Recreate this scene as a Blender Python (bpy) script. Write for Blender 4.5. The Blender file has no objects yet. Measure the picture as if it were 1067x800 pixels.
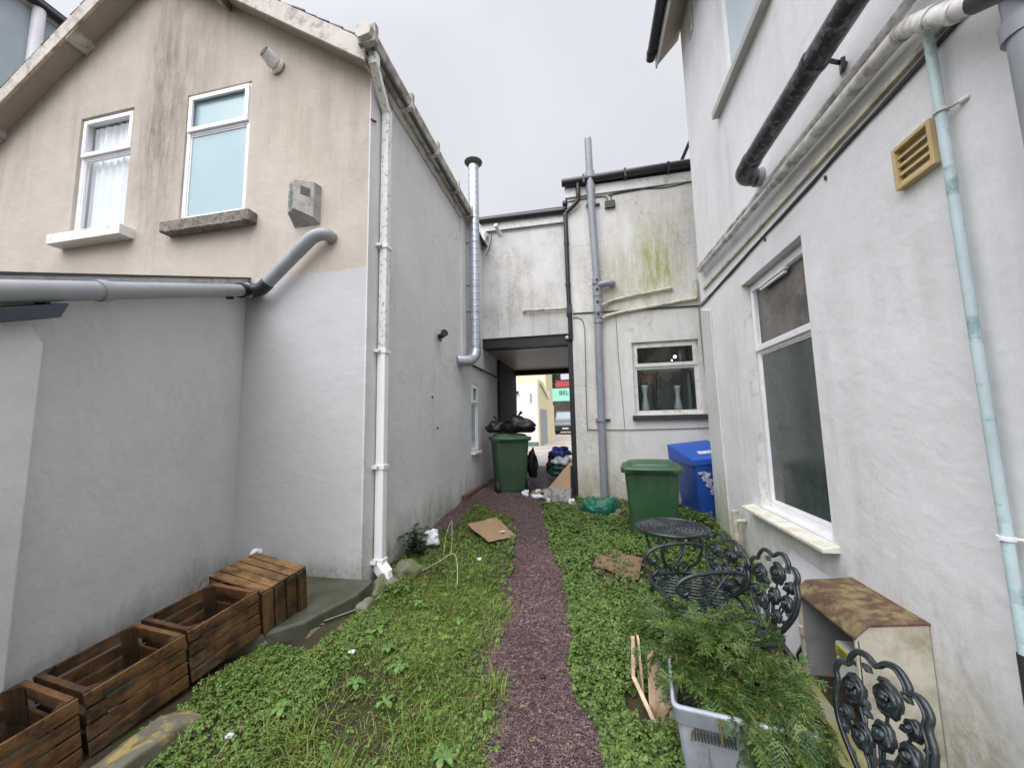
import bpy, math, random
import numpy as np
from mathutils import Vector, Matrix, noise as mnoise
random.seed(7); rng = np.random.default_rng(7)
PI = math.pi
scene = bpy.context.scene
COL = scene.collection

# ------------------------------------------------------------------ objects
def tag(o, label=None, cat=None, group=None, kind=None):
    if label: o['label'] = label
    if cat: o['category'] = cat
    if group: o['group'] = group
    if kind: o['kind'] = kind
    return o
def thing(name, label, cat, loc=(0, 0, 0), group=None):
    o = bpy.data.objects.new(name, None); COL.objects.link(o)
    o.location = loc; o.empty_display_size = .1
    return tag(o, label, cat, group)
def root_of(o):
    while o.parent: o = o.parent
    return o
class MB:
    def __init__(s): s.v = []; s.f = []; s.sm = []
    def add(s, vs, fs, smooth=False, M=None):
        b = len(s.v)
        if M is not None: vs = [tuple(M @ Vector(v)) for v in vs]
        s.v += [tuple(v) for v in vs]
        s.f += [tuple(i + b for i in f) for f in fs]
        s.sm += [smooth] * len(fs); return s
    def bx(s, x0, x1, y0, y1, z0, z1, M=None):
        vs = [(x, y, z) for z in (z0, z1) for y in (y0, y1) for x in (x0, x1)]
        return s.add(vs, [(0, 2, 3, 1), (4, 5, 7, 6), (0, 1, 5, 4), (2, 6, 7, 3), (0, 4, 6, 2), (1, 3, 7, 5)], False, M)
    def beam(s, p0, p1, w, h, up=(0, 0, 1)):
        p0, p1 = Vector(p0), Vector(p1); d = (p1 - p0).normalized(); u = Vector(up)
        r = d.cross(u).normalized(); u = r.cross(d)
        vs = [p + r * a * w / 2 + u * b * h / 2 for p in (p0, p1) for a, b in ((-1, -1), (1, -1), (1, 1), (-1, 1))]
        return s.add(vs, [(0, 1, 2, 3), (7, 6, 5, 4), (0, 4, 5, 1), (1, 5, 6, 2), (2, 6, 7, 3), (3, 7, 4, 0)])
    def tube(s, pts, r, n=10, cap=True, closed=False, M=None):
        pts = [Vector(p) for p in pts]
        rs = r if isinstance(r, (list, tuple)) else [r] * len(pts)
        m = len(pts); vs = []; ref = None
        for i, p in enumerate(pts):
            a = pts[(i - 1) % m] if (closed or i > 0) else p
            b = pts[(i + 1) % m] if (closed or i < m - 1) else p
            d = (b - a).normalized()
            if ref is None:
                ref = Vector((0, 0, 1)) if abs(d.z) < .9 else Vector((1, 0, 0))
            u = (ref - d * ref.dot(d))
            if u.length < 1e-5: u = d.orthogonal()
            u.normalize(); w = d.cross(u); ref = u
            for k in range(n):
                t = 2 * PI * k / n
                vs.append(p + (u * math.cos(t) + w * math.sin(t)) * rs[i])
        fs = []
        for i in range(m if closed else m - 1):
            j = (i + 1) % m
            for k in range(n):
                fs.append((i * n + k, i * n + (k + 1) % n, j * n + (k + 1) % n, j * n + k))
        s.add(vs, fs, True, M)
        if cap and not closed:
            s.add(vs[:n], [tuple(range(n))[::-1]], False, M); s.add(vs[-n:], [tuple(range(n))], False, M)
        return s
    def lathe(s, prof, n=24, M=None, smooth=True):
        vs = []; fs = []
        for r, z in prof:
            for k in range(n):
                t = 2 * PI * k / n; vs.append((r * math.cos(t), r * math.sin(t), z))
        for i in range(len(prof) - 1):
            for k in range(n):
                fs.append((i * n + k, i * n + (k + 1) % n, (i + 1) * n + (k + 1) % n, (i + 1) * n + k))
        return s.add(vs, fs, smooth, M)
    def prism(s, poly, o, u, v, n, d0, d1):
        """polygon (a,b) in the frame o,u,v, extruded along n from d0 to d1"""
        o, u, v, n = map(Vector, (o, u, v, n)); m = len(poly)
        vs = [o + u * a + v * b + n * d for d in (d0, d1) for a, b in poly]
        fs = [tuple(range(m))[::-1], tuple(range(m, 2 * m))] + [(i, (i + 1) % m, m + (i + 1) % m, m + i) for i in range(m)]
        return s.add(vs, fs)
def obj(name, mb, mat, parent=None, label=None, cat=None, group=None, kind=None, bevel=0, sub=0, holes=None, rough_edge=0):
    vs = [Vector(v) for v in mb.v]
    if parent is not None: off = root_of(parent).location.copy()
    else:
        xs = [v.x for v in vs]; ys = [v.y for v in vs]; zs = [v.z for v in vs]
        off = Vector(((min(xs) + max(xs)) / 2, (min(ys) + max(ys)) / 2, min(zs)))
    me = bpy.data.meshes.new(name)
    me.from_pydata([v - off for v in vs], [], mb.f); me.polygons.foreach_set('use_smooth', mb.sm)
    me.update()
    import bmesh
    b = bmesh.new(); b.from_mesh(me); bmesh.ops.recalc_face_normals(b, faces=b.faces); b.to_mesh(me); b.free()
    o = bpy.data.objects.new(name, me); COL.objects.link(o)
    if mat: me.materials.append(mat)
    if parent is not None: o.parent = parent
    else: o.location = off
    tag(o, label, cat, group, kind)
    if holes:
        hb = MB()
        for h in holes: hb.bx(*h)
        hm = bpy.data.meshes.new('cut'); hm.from_pydata([Vector(v) - off for v in hb.v], [], hb.f)
        b = bmesh.new(); b.from_mesh(hm); bmesh.ops.recalc_face_normals(b, faces=b.faces); b.to_mesh(hm); b.free()
        ho = bpy.data.objects.new('cut', hm); COL.objects.link(ho)
        o2 = bpy.data.objects.new('tmp', me); COL.objects.link(o2)
        md = o2.modifiers.new('b', 'BOOLEAN'); md.operation = 'DIFFERENCE'; md.object = ho; md.solver = 'EXACT'
        bpy.context.view_layer.update()
        dg = bpy.context.evaluated_depsgraph_get()
        nm = bpy.data.meshes.new_from_object(o2.evaluated_get(dg))
        bpy.data.objects.remove(o2); bpy.data.objects.remove(ho)
        o.data = nm; nm.name = name
        nm.materials.clear(); nm.materials.append(mat)
    if bevel:
        m = o.modifiers.new('bevel', 'BEVEL'); m.width = bevel; m.segments = 2; m.limit_method = 'ANGLE'; m.angle_limit = math.radians(35)
    if sub:
        m = o.modifiers.new('sub', 'SUBSURF'); m.levels = sub; m.render_levels = sub
    return o
def fast(name, V, F, mat, smooth=False, **kw):
    V = np.asarray(V, np.float32); F = np.asarray(F, np.int32); k = F.shape[1]
    off = np.array([(V[:, 0].min() + V[:, 0].max()) / 2, (V[:, 1].min() + V[:, 1].max()) / 2, V[:, 2].min()], np.float32)
    parent = kw.pop('parent', None)
    if parent is not None: off = np.array(root_of(parent).location, np.float32)
    me = bpy.data.meshes.new(name)
    me.vertices.add(len(V)); me.vertices.foreach_set('co', (V - off).ravel())
    me.loops.add(F.size); me.loops.foreach_set('vertex_index', F.ravel())
    me.polygons.add(len(F)); me.polygons.foreach_set('loop_start', np.arange(0, F.size, k, dtype=np.int32))
    me.polygons.foreach_set('loop_total', np.full(len(F), k, np.int32))
    if smooth: me.polygons.foreach_set('use_smooth', np.ones(len(F), bool))
    me.update(calc_edges=True); me.validate()
    o = bpy.data.objects.new(name, me); COL.objects.link(o); me.materials.append(mat)
    if parent is not None: o.parent = parent
    else: o.location = off.tolist()
    return tag(o, **kw)
def copy_tree(o, parent=None):
    c = o.copy(); COL.objects.link(c); c.parent = parent
    for ch in list(o.children): copy_tree(ch, c)
    return c
def smooth_path(pts, k=6, closed=False):
    P = [Vector(p) for p in pts]; n = len(P); out = []
    for i in range(n if closed else n - 1):
        g = lambda j: P[j % n] if closed else P[max(0, min(n - 1, j))]
        a, b, c, d = g(i - 1), g(i), g(i + 1), g(i + 2)
        for t in range(k):
            t /= k
            out.append(.5 * ((2 * b) + (c - a) * t + (2 * a - 5 * b + 4 * c - d) * t * t + (-a + 3 * b - 3 * c + d) * t ** 3))
    if not closed: out.append(P[-1])
    return out

# ------------------------------------------------------------------ materials
class N:
    def __init__(s, name):
        s.m = bpy.data.materials.new(name); s.m.use_nodes = True; s.t = s.m.node_tree; s.t.nodes.clear()
        s.out = s.n('ShaderNodeOutputMaterial')
        s._obj = s._pos = None
    def n(s, k, **kw):
        x = s.t.nodes.new(k)
        for a, b in kw.items(): setattr(x, a, b)
        return x
    def l(s, a, b): s.t.links.new(a, b)
    def co(s, world=False, scale=(1, 1, 1)):
        if world: src = s.n('ShaderNodeNewGeometry').outputs['Position']
        else: src = s.n('ShaderNodeTexCoord').outputs['Object']
        mp = s.n('ShaderNodeMapping'); mp.inputs['Scale'].default_value = scale; s.l(src, mp.inputs['Vector']); return mp.outputs[0]
    def noise(s, co, scale, detail=4, rough=.55, dist=0):
        x = s.n('ShaderNodeTexNoise'); x.inputs['Scale'].default_value = scale; x.inputs['Detail'].default_value = detail
        x.inputs['Roughness'].default_value = rough; x.inputs['Distortion'].default_value = dist
        s.l(co, x.inputs['Vector']); return x.outputs['Fac']
    def ramp(s, f, a, b, va=0, vb=1):
        x = s.n('ShaderNodeMapRange'); x.clamp = True
        for k, v in zip((1, 2, 3, 4), (a, b, va, vb)): x.inputs[k].default_value = v
        s.l(f, x.inputs[0]); return x.outputs[0]
    def math(s, op, a, b=None):
        x = s.n('ShaderNodeMath'); x.operation = op
        for i, q in enumerate((a, b)):
            if q is None: continue
            if isinstance(q, (int, float)): x.inputs[i].default_value = q
            else: s.l(q, x.inputs[i])
        return x.outputs[0]
    def mix(s, f, a, b):
        x = s.n('ShaderNodeMix'); x.data_type = 'RGBA'
        if isinstance(f, (int, float)): x.inputs[0].default_value = f
        else: s.l(f, x.inputs[0])
        for i, q in ((6, a), (7, b)):
            if isinstance(q, (tuple, list)): x.inputs[i].default_value = (*q[:3], 1)
            else: s.l(q, x.inputs[i])
        return x.outputs[2]
    def z(s):
        g = s.n('ShaderNodeNewGeometry'); x = s.n('ShaderNodeSeparateXYZ'); s.l(g.outputs['Position'], x.inputs[0]); return x.outputs
    def bump(s, h, strength=.3, dist=.01, prev=None):
        x = s.n('ShaderNodeBump'); x.inputs['Strength'].default_value = strength; x.inputs['Distance'].default_value = dist
        s.l(h, x.inputs['Height'])
        if prev is not None: s.l(prev, x.inputs['Normal'])
        return x.outputs[0]
    def bsdf(s, col, rough=.6, metal=0, spec=.5, normal=None, coat=0, trans=None):
        x = s.n('ShaderNodeBsdfPrincipled')
        if isinstance(col, (tuple, list)): x.inputs['Base Color'].default_value = (*col[:3], 1)
        else: s.l(col, x.inputs['Base Color'])
        if isinstance(rough, (int, float)): x.inputs['Roughness'].default_value = rough
        else: s.l(rough, x.inputs['Roughness'])
        x.inputs['Metallic'].default_value = metal; x.inputs['Specular IOR Level'].default_value = spec
        x.inputs['Coat Weight'].default_value = coat
        if normal is not None: s.l(normal, x.inputs['Normal'])
        if trans:
            t = s.n('ShaderNodeBsdfTranslucent')
            if isinstance(col, (tuple, list)): t.inputs[0].default_value = (*col[:3], 1)
            else: s.l(col, t.inputs[0])
            mx = s.n('ShaderNodeMixShader'); mx.inputs[0].default_value = trans
            s.l(x.outputs[0], mx.inputs[1]); s.l(t.outputs[0], mx.inputs[2]); s.l(mx.outputs[0], s.out.inputs[0])
        else: s.l(x.outputs[0], s.out.inputs[0])
        return s.m
def simple(name, c, rough=.5, var=.2, vs=6, bump=.15, bs=60, metal=0, spec=.5, dirt=None, ds=5, damt=.6, dth=(.5, .7), coat=0, world=False):
    n = N(name); co = n.co(world)
    a = n.noise(co, vs, 5); dk = tuple(x * (1 - var) for x in c); lt = tuple(min(1, x * (1 + var)) for x in c)
    col = n.mix(n.ramp(a, .3, .7), dk, lt)
    if dirt:
        d = n.ramp(n.noise(co, ds, 8, .68), dth[0], dth[1], 0, damt); col = n.mix(d, col, dirt)
    b = n.bump(n.noise(co, bs, 4), bump, .004)
    r = n.ramp(a, .2, .8, rough * .85, min(1, rough * 1.15))
    return n.bsdf(col, r, metal, spec, b, coat)
def render_wall(name, base, var=.06, streak=None, samt=.5, sscale=7, srange=(.52, .75), foot=None, blot=None, bamt=.5, brange=(.55, .72), bscale=1.6,
                lower=None, splitz=0, algae=None, bump=.35, fine=130, cracks=0, zstreak=None, topdirt=None):
    """painted render: fine grain, trowel marks, washed-down dirt, algae near the foot"""
    n = N(name); co = n.co(True); zz = n.z()
    big = n.noise(co, 1.3, 5, .6); mid = n.noise(co, 9, 6, .6); fn = n.noise(co, fine, 5, .65)
    dk = tuple(c * (1 - var * 1.6) for c in base); lt = tuple(min(.95, c * (1 + var)) for c in base)
    col = n.mix(n.ramp(big, .3, .7), dk, lt)
    col = n.mix(n.ramp(mid, .35, .8, 0, .25), col, tuple(c * .8 for c in base))
    col = n.mix(n.ramp(fn, .30, .70, .22, 0), col, tuple(c * .62 for c in base)); col = n.mix(n.ramp(n.noise(co, fine * .45, 3, .6), .55, .78, 0, .16), col, tuple(min(.95, c * 1.18) for c in base))
    speck = n.ramp(n.noise(co, 38, 6, .75), .66, .8, 0, .35); col = n.mix(speck, col, tuple(c * .45 for c in base))
    if streak:
        st = n.noise(n.co(True, (sscale, sscale, .35)), 1.0, 7, .72, .3); area = n.ramp(n.noise(co, .8, 4), .4, .65)
        m = n.math('MULTIPLY', n.ramp(st, srange[0], srange[1], 0, samt), area)
        if zstreak: m = n.math('MULTIPLY', m, n.ramp(zz[2], zstreak[0], zstreak[1]))
        col = n.mix(m, col, streak)
        st2 = n.noise(n.co(True, (sscale * 5, sscale * 5, .6)), 1.0, 5, .8, .2)
        col = n.mix(n.math('MULTIPLY', n.ramp(st2, .6, .8, 0, samt * .8), area), col, streak)
    if blot:
        m = n.math('MULTIPLY', n.ramp(n.noise(n.co(True, (1, 1, .55)), bscale, 9, .72), brange[0], brange[1], 0, 1), n.ramp(n.noise(co, 25, 6, .8), .35, .6, 0, bamt))
        col = n.mix(m, col, blot)
    if algae:   # (colour, x centre, z centre, x radius, z radius, amount)
        for (c, cx, cz, rx, rz, am) in algae:
            dx = n.math('DIVIDE', n.math('SUBTRACT', zz[0], cx), rx); dz = n.math('DIVIDE', n.math('SUBTRACT', zz[2], cz), rz)
            d = n.math('SQRT', n.math('ADD', n.math('MULTIPLY', dx, dx), n.math('MULTIPLY', dz, dz)))
            d = n.math('ADD', d, n.math('MULTIPLY', n.noise(n.co(True, (3, 3, .8)), 2, 8, .7), 1.0))
            m = n.math('MULTIPLY', n.ramp(d, 1.55, .75, 0, am), n.ramp(n.noise(n.co(True, (14, 14, 2)), 1, 7, .8), .35, .65, .1, 1))
            col = n.mix(m, col, c)
    if lower:
        h = n.math('ADD', zz[2], n.math('MULTIPLY', n.math('SUBTRACT', mid, .5), .07))
        h = n.math('ADD', h, n.math('MULTIPLY', zz[0], .015))
        lo = n.mix(n.ramp(big, .3, .7), tuple(c * .93 for c in lower), lower)
        col = n.mix(n.ramp(h, splitz, splitz + .006), lo, col)
    if topdirt:
        m = n.math('MULTIPLY', n.ramp(n.math('ADD', zz[2], n.math('MULTIPLY', n.math('SUBTRACT', n.noise(n.co(True, (8, 8, .6)), 1, 6, .7), .5), 1.6)), topdirt[1] - .5, topdirt[1], 0, topdirt[2]), n.ramp(n.noise(co, 6, 8, .75), .35, .65))
        col = n.mix(m, col, topdirt[0])
    if foot:    # (colour, z at which it fades, spread)
        h = n.math('ADD', zz[2], n.math('MULTIPLY', n.math('SUBTRACT', n.noise(n.co(True, (5, 5, 1.5)), 1.0, 8, .7), .5), foot[2] * 2.2))
        m = n.math('MULTIPLY', n.ramp(h, foot[1], foot[1] - foot[2], 0, .85), n.ramp(n.noise(co, 18, 8, .75), .3, .6, .25, 1))
        col = n.mix(m, col, foot[0])
    if cracks:
        v = n.n('ShaderNodeTexVoronoi'); v.feature = 'DISTANCE_TO_EDGE'; v.inputs['Scale'].default_value = .9
        wv = n.n('ShaderNodeVectorMath'); wv.operation = 'ADD'
        nz = n.n('ShaderNodeTexNoise'); nz.inputs['Scale'].default_value = 3; nz.inputs['Detail'].default_value = 6; n.l(co, nz.inputs['Vector'])
        sc = n.n('ShaderNodeVectorMath'); sc.operation = 'SCALE'; sc.inputs['Scale'].default_value = .5; n.l(nz.outputs['Color'], sc.inputs[0])
        n.l(co, wv.inputs[0]); n.l(sc.outputs[0], wv.inputs[1]); n.l(wv.outputs[0], v.inputs['Vector'])
        m = n.math('MULTIPLY', n.ramp(v.outputs['Distance'], .006, .001, 0, cracks), n.ramp(n.noise(co, 1.1, 3), .5, .6))
        col = n.mix(m, col, tuple(c * .35 for c in base))
    b = n.bump(fn, bump, .004)
    b = n.bump(n.noise(n.co(True, (1, 1, 1.6)), 5, 6, .6, .6), bump * .9, .015, b)
    b = n.bump(big, .5, .05, b)
    return n.bsdf(col, .82, 0, .25, b)
CREAM = (.53, .47, .40)
m_cream = render_wall('cream_render', CREAM, .07, streak=(.24, .19, .145), samt=.75, sscale=3.2, srange=(.45, .72), blot=(.33, .28, .22), bamt=.5,
                      brange=(.5, .75), lower=(.50, .495, .50), splitz=1.262, algae=[((.15, .115, .085), -3.98, 3.1, .36, 1.6, .9), ((.22, .18, .13), -3.55, 3.6, .25, .9, .6), ((.30, .24, .18), -2.35, 2.9, .5, 1.0, .4), ((.25, .2, .15), -3.3, 4.2, .8, .5, .5)], foot=((.12, .125, .05), -.98, .2), bump=.25, topdirt=((.25, .21, .16), 4.3, .4))
m_grey = render_wall('grey_painted_render', (.68, .675, .675), .06, foot=((.17, .17, .11), -.75, .45), cracks=.4, blot=(.36, .355, .355), bamt=.35, brange=(.58, .72), bump=.4, fine=80, streak=(.22, .215, .215), samt=.35)
m_greysmooth = render_wall('grey_smooth_render', (.66, .65, .655), .04, foot=((.19, .19, .13), -.95, .25), blot=(.47, .465, .46), bamt=.5, brange=(.5, .66), cracks=.08, bump=.14)
m_pillar = render_wall('grey_pillar_render', (.74, .735, .74), .05, foot=((.2, .2, .13), -1.1, .2), blot=(.42, .41, .4), bamt=.3, bump=.3)
m_white = render_wall('white_painted_render', (.80, .797, .80), .05, streak=(.34, .34, .31), samt=.45, sscale=5, srange=(.48, .75), foot=((.33, .29, .18), -.85, .75), blot=(.50, .50, .49), bamt=.4, brange=(.5, .75), bump=.22, fine=150, cracks=.15)
m_backw = render_wall('weathered_white_render', (.77, .755, .725), .07, streak=(.34, .31, .25), samt=.6, sscale=6, srange=(.45, .72), foot=((.28, .25, .15), -.75, .5),
                      blot=(.42, .395, .34), bamt=.75, brange=(.47, .64), cracks=.8, bump=.4,
                      algae=[((.28, .31, .05), 1.15, 2.45, .5, .85, 1), ((.34, .33, .15), .55, 2.2, .35, .8, .7), ((.36, .34, .16), 1.3, 3.3, .5, .5, .5), ((.36, .33, .14), .1, -.9, .9, .35, .5)])
m_bridge = render_wall('stained_white_render', (.71, .695, .665), .07, streak=(.22, .20, .17), samt=.85, sscale=4, srange=(.47, .68), blot=(.30, .28, .25), bamt=.7, brange=(.48, .64), bscale=2.2, cracks=.4)
m_edge = render_wall('greenish_corner_render', (.68, .68, .66), .05, streak=(.36, .38, .2), samt=.7, sscale=9, srange=(.4, .7), foot=((.28, .30, .1), -.6, .9), blot=(.45, .46, .35), bamt=.4)
m_far = render_wall('far_cream_render', (.72, .66, .42), .05, blot=(.5, .45, .3), bamt=.3)
m_farwhite = render_wall('far_white_render', (.82, .82, .80), .04, blot=(.5, .48, .42), bamt=.5, brange=(.6, .7), streak=(.5, .48, .4), samt=.4, foot=((.35, .45, .33), -.85, .1))
m_bluegrey = render_wall('blue_grey_render', (.44, .50, .54), .06, blot=(.32, .37, .4), bamt=.4)
m_upvc = simple('white_upvc', (.82, .82, .84), .3, .04, 3, .03, 30, dirt=(.45, .42, .36), ds=9, damt=.35, dth=(.58, .75), world=True)
m_upvc_old = simple('weathered_white_upvc', (.72, .71, .68), .45, .06, 3, .06, 30, dirt=(.28, .26, .2), ds=10, damt=.6, dth=(.52, .68), world=True)
m_whitepipe = simple('white_plastic_pipe', (.84, .84, .86), .35, .04, 3, .03, 30)
m_dirtypipe = simple('algae_stained_white_pipe', (.76, .75, .73), .45, .08, 4, .05, 40, dirt=(.20, .20, .14), ds=26, damt=.7, dth=(.54, .62), world=True)
m_gutter = simple('stained_gutter', (.50, .47, .42), .6, .15, 6, .1, 40, dirt=(.16, .13, .09), ds=7, damt=.75, dth=(.45, .6), world=True)
m_timber = simple('peeling_painted_timber', (.52, .47, .42), .7, .15, 5, .2, 40, dirt=(.20, .15, .12), ds=7, damt=.75, dth=(.48, .62), world=True)
m_soffit = simple('soffit_board', (.42, .36, .30), .75, .12, 3, .1, 30, dirt=(.25, .2, .16), ds=3, damt=.5, world=True)
m_slate = simple('dark_slate', (.05, .053, .058), .55, .3, 20, .3, 50, world=True)
m_greypvc = simple('grey_plastic_pipe', (.27, .285, .31), .35, .08, 3, .04, 30, dirt=(.17, .175, .17), ds=8, damt=.4, world=True)
m_blackpvc = simple('black_plastic_pipe', (.018, .019, .022), .35, .2, 5, .05, 30, world=True)
m_soil = simple('weathered_black_soil_pipe', (.020, .022, .025), .35, .3, 5, .08, 40, dirt=(.17, .18, .19), ds=22, damt=.7, dth=(.5, .6), world=True)
m_creampipe = simple('cream_stained_pipe', (.60, .56, .44), .5, .1, 5, .06, 40, dirt=(.22, .19, .12), ds=8, damt=.7, dth=(.48, .62), world=True)
m_whitewaste = simple('dirty_white_waste_pipe', (.74, .72, .69), .45, .1, 5, .06, 40, dirt=(.18, .155, .13), ds=9, damt=.75, dth=(.45, .62), world=True)
m_copper = simple('verdigris_painted_pipe', (.50, .62, .64), .55, .15, 6, .12, 50, dirt=(.12, .22, .23), ds=12, damt=.7, dth=(.52, .66), world=True)
m_lead = simple('lead_flashing', (.045, .055, .075), .45, .25, 8, .25, 30, world=True)
m_beam = simple('black_painted_steel', (.014, .012, .014), .5, .3, 5, .1, 30, world=True)
m_ceil = simple('pale_grey_pvc_cladding', (.30, .27, .265), .45, .06, 3, .02, 20, world=True)
m_unlitwall = simple('unlit_passage_brick', (.018, .013, .013), .85, .4, 14, .6, 30, dirt=(.045, .036, .034), ds=20, damt=.6, world=True)  # lack of light in the passage put into the near-black brick colour
m_stone = simple('mossy_stone', (.20, .18, .145), .85, .25, 8, .6, 45, dirt=(.10, .12, .04), ds=5, damt=.8, dth=(.42, .58), world=True)
m_sillstone = simple('lichen_stone_sill', (.23, .20, .165), .9, .3, 14, .8, 60, dirt=(.09, .075, .055), ds=22, damt=.8, dth=(.45, .58), world=True)
m_slab = simple('wet_mossy_concrete', (.095, .092, .075), .5, .3, 4, .3, 45, dirt=(.045, .055, .022), ds=6, damt=.9, dth=(.38, .58), world=True)
m_ylog = simple('yellow_lichen_stone', (.13, .12, .09), .85, .25, 8, .7, 40, dirt=(.36, .27, .08), ds=9, damt=.85, dth=(.48, .58), world=True)
m_wood = None
def wood(name, c, c2, axis=1, ob=True, rough=.55):
    n = N(name); sc = [14, 14, 14]; sc[axis] = 1.4
    co = n.co(False, tuple(sc)); g = n.noise(co, 1.6, 8, .7, .6); col = n.mix(n.ramp(g, .3, .72), c, c2)
    sp = n.ramp(n.noise(n.co(), 9, 8, .75), .44, .62, 0, .9); col = n.mix(sp, col, tuple(x * .6 for x in c)); g3 = n.ramp(n.noise(n.co(), 3.5, 6, .7), .55, .72, 0, .45); col = n.mix(g3, col, (.17, .14, .10))
    sc2 = [70, 70, 70]; sc2[axis] = 4; g2 = n.noise(n.co(False, tuple(sc2)), 1, 4, .7); col = n.mix(n.ramp(g2, .5, .75, 0, .5), col, tuple(x * .4 for x in c))
    b = n.bump(g, .5, .006); b = n.bump(g2, .4, .003, b)
    return n.bsdf(col, n.ramp(g, .2, .8, rough * .7, rough * 1.2), 0, .45, b)
W1, W2 = (.030, .016, .010), (.25, .125, .046)
m_woody = wood('stained_crate_wood_lengthwise', W1, W2, 1)
m_woodx = wood('stained_crate_wood_crosswise', W1, W2, 0)
m_woodz = wood('stained_crate_wood_upright', tuple(c * .5 for c in W1), tuple(c * .35 for c in W2), 2)
m_wetwood = wood('sunbleached_crate_wood', (.07, .036, .015), (.40, .225, .085), 0)
m_frontwood = wood('crate_front_wood', W1, W2, 2)
m_pale = wood('pale_pine', (.62, .42, .27), (.80, .63, .46), 2, rough=.6)
m_gbin = simple('dark_green_bin_plastic', (.028, .082, .034), .4, .15, 4, .04, 60, dirt=(.085, .12, .075), ds=7, damt=.55, dth=(.5, .72))
m_gbin2 = simple('faded_green_bin_plastic', (.040, .095, .045), .5, .12, 4, .05, 60, dirt=(.09, .10, .08), ds=7, damt=.5, dth=(.5, .65))
m_bluebin = simple('blue_bin_plastic', (.014, .085, .40), .4, .1, 4, .04, 60, dirt=(.03, .07, .22), ds=6, damt=.4)
m_sticker = simple('worn_white_sticker', (.62, .64, .70), .6, .1, 30, .1, 90, dirt=(.05, .10, .35), ds=40, damt=.7, dth=(.5, .56))
m_rubber = simple('black_rubber', (.015, .015, .016), .7, .2, 8, .1, 60)
def sack_mat(name, c, rough=.22):
    n = N(name); co = n.co(); b = n.bump(n.noise(co, 9, 5, .6, 1.2), .9, .03); b = n.bump(n.noise(co, 40, 4, .6, 1), .5, .008, b)
    return n.bsdf(c, rough, 0, .55, b)
m_bag = sack_mat('black_bin_bag', (.012, .012, .014)); m_sack = sack_mat('green_plastic_sack', (.010, .13, .085), .3)
m_whitebag = sack_mat('white_plastic_bag', (.70, .72, .76), .4)
m_card = simple('wet_cardboard', (.30, .195, .11), .8, .15, 5, .2, 50, dirt=(.15, .09, .05), ds=6, damt=.6)
m_card2 = simple('brown_cardboard', (.34, .22, .13), .8, .12, 5, .2, 50)
m_mudcard = simple('sodden_brown_cardboard', (.19, .115, .075), .8, .25, 7, .4, 50, dirt=(.09, .06, .04), ds=8, damt=.7)
m_tote = simple('grey_storage_box_plastic', (.19, .205, .225), .45, .1, 4, .05, 50, dirt=(.09, .095, .09), ds=10, damt=.6, dth=(.52, .68))
m_toterim = simple('pale_grey_box_rim', (.36, .39, .44), .4, .06, 4, .05, 50, dirt=(.2, .2, .18), ds=12, damt=.5)
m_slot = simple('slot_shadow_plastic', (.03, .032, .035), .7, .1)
m_iron = simple('black_cast_iron', (.017, .024, .028), .33, .35, 18, .35, 90, spec=.6, dirt=(.055, .07, .075), ds=25, damt=.6)
m_flue = None
def metalflue():
    n = N('galvanised_spiral_flue'); co = n.co(True); a = n.noise(co, 12, 5)
    w = n.n('ShaderNodeTexWave'); w.wave_type = 'BANDS'; w.bands_direction = 'Z'; w.inputs['Scale'].default_value = 3.2; n.l(co, w.inputs['Vector'])
    b = n.bump(n.ramp(w.outputs['Fac'], .85, 1), .35, .006)
    col = n.mix(n.ramp(w.outputs['Fac'], .94, 1, 0, .5), n.mix(a, (.42, .47, .52), (.62, .66, .70)), (.15, .17, .2))
    return n.bsdf(col, n.ramp(a, .3, .7, .32, .5), .85, .5, b)
m_flue = metalflue()
m_gasbox = simple('mossy_cream_meter_box', (.58, .54, .44), .65, .1, 6, .15, 60, dirt=(.20, .19, .09), ds=5, damt=.75, dth=(.45, .68))
m_gaslid = simple('rusty_mossy_lid', (.10, .055, .035), .9, .45, 16, 1.0, 38, dirt=(.23, .20, .09), ds=11, damt=.85, dth=(.45, .6))
m_gasin = simple('grey_meter_box_lining', (.34, .34, .36), .6, .08, 5, .05, 40, dirt=(.2, .21, .13), ds=5, damt=.6)
m_meter = simple('white_meter_casing', (.74, .74, .72), .4, .05)
m_yellow = simple('yellow_label', (.68, .70, .03), .5, .05)
m_red = simple('dark_print', (.08, .05, .06), .5, .05)
m_mossboard = simple('mossy_board', (.34, .32, .24), .85, .2, 5, .5, 50, dirt=(.20, .20, .04), ds=4, damt=.85, dth=(.4, .58))
m_greyboard = simple('grey_render_board', (.42, .42, .43), .8, .1, 5, .2, 50)
m_louvre = simple('yellowed_louvre_plastic', (.52, .40, .19), .5, .1, 6, .05, 40, dirt=(.28, .2, .08), ds=12, damt=.5)
m_alarm = simple('grimy_alarm_box', (.36, .335, .31), .6, .12, 8, .15, 50, dirt=(.17, .15, .125), ds=9, damt=.8, dth=(.42, .62))
m_print = simple('green_grey_print', (.16, .22, .20), .6, .1)
m_ink = simple('dark_ink', (.03, .035, .04), .6, .1)
m_cable = simple('dark_cable', (.05, .048, .045), .6, .2)
m_greycable = simple('grey_painted_cable', (.25, .24, .22), .7, .15)
m_clip = simple('white_pipe_clip', (.8, .8, .82), .4, .05)
m_rust = simple('rusty_iron', (.12, .06, .035), .8, .3, 20, .3, 60)
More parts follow.
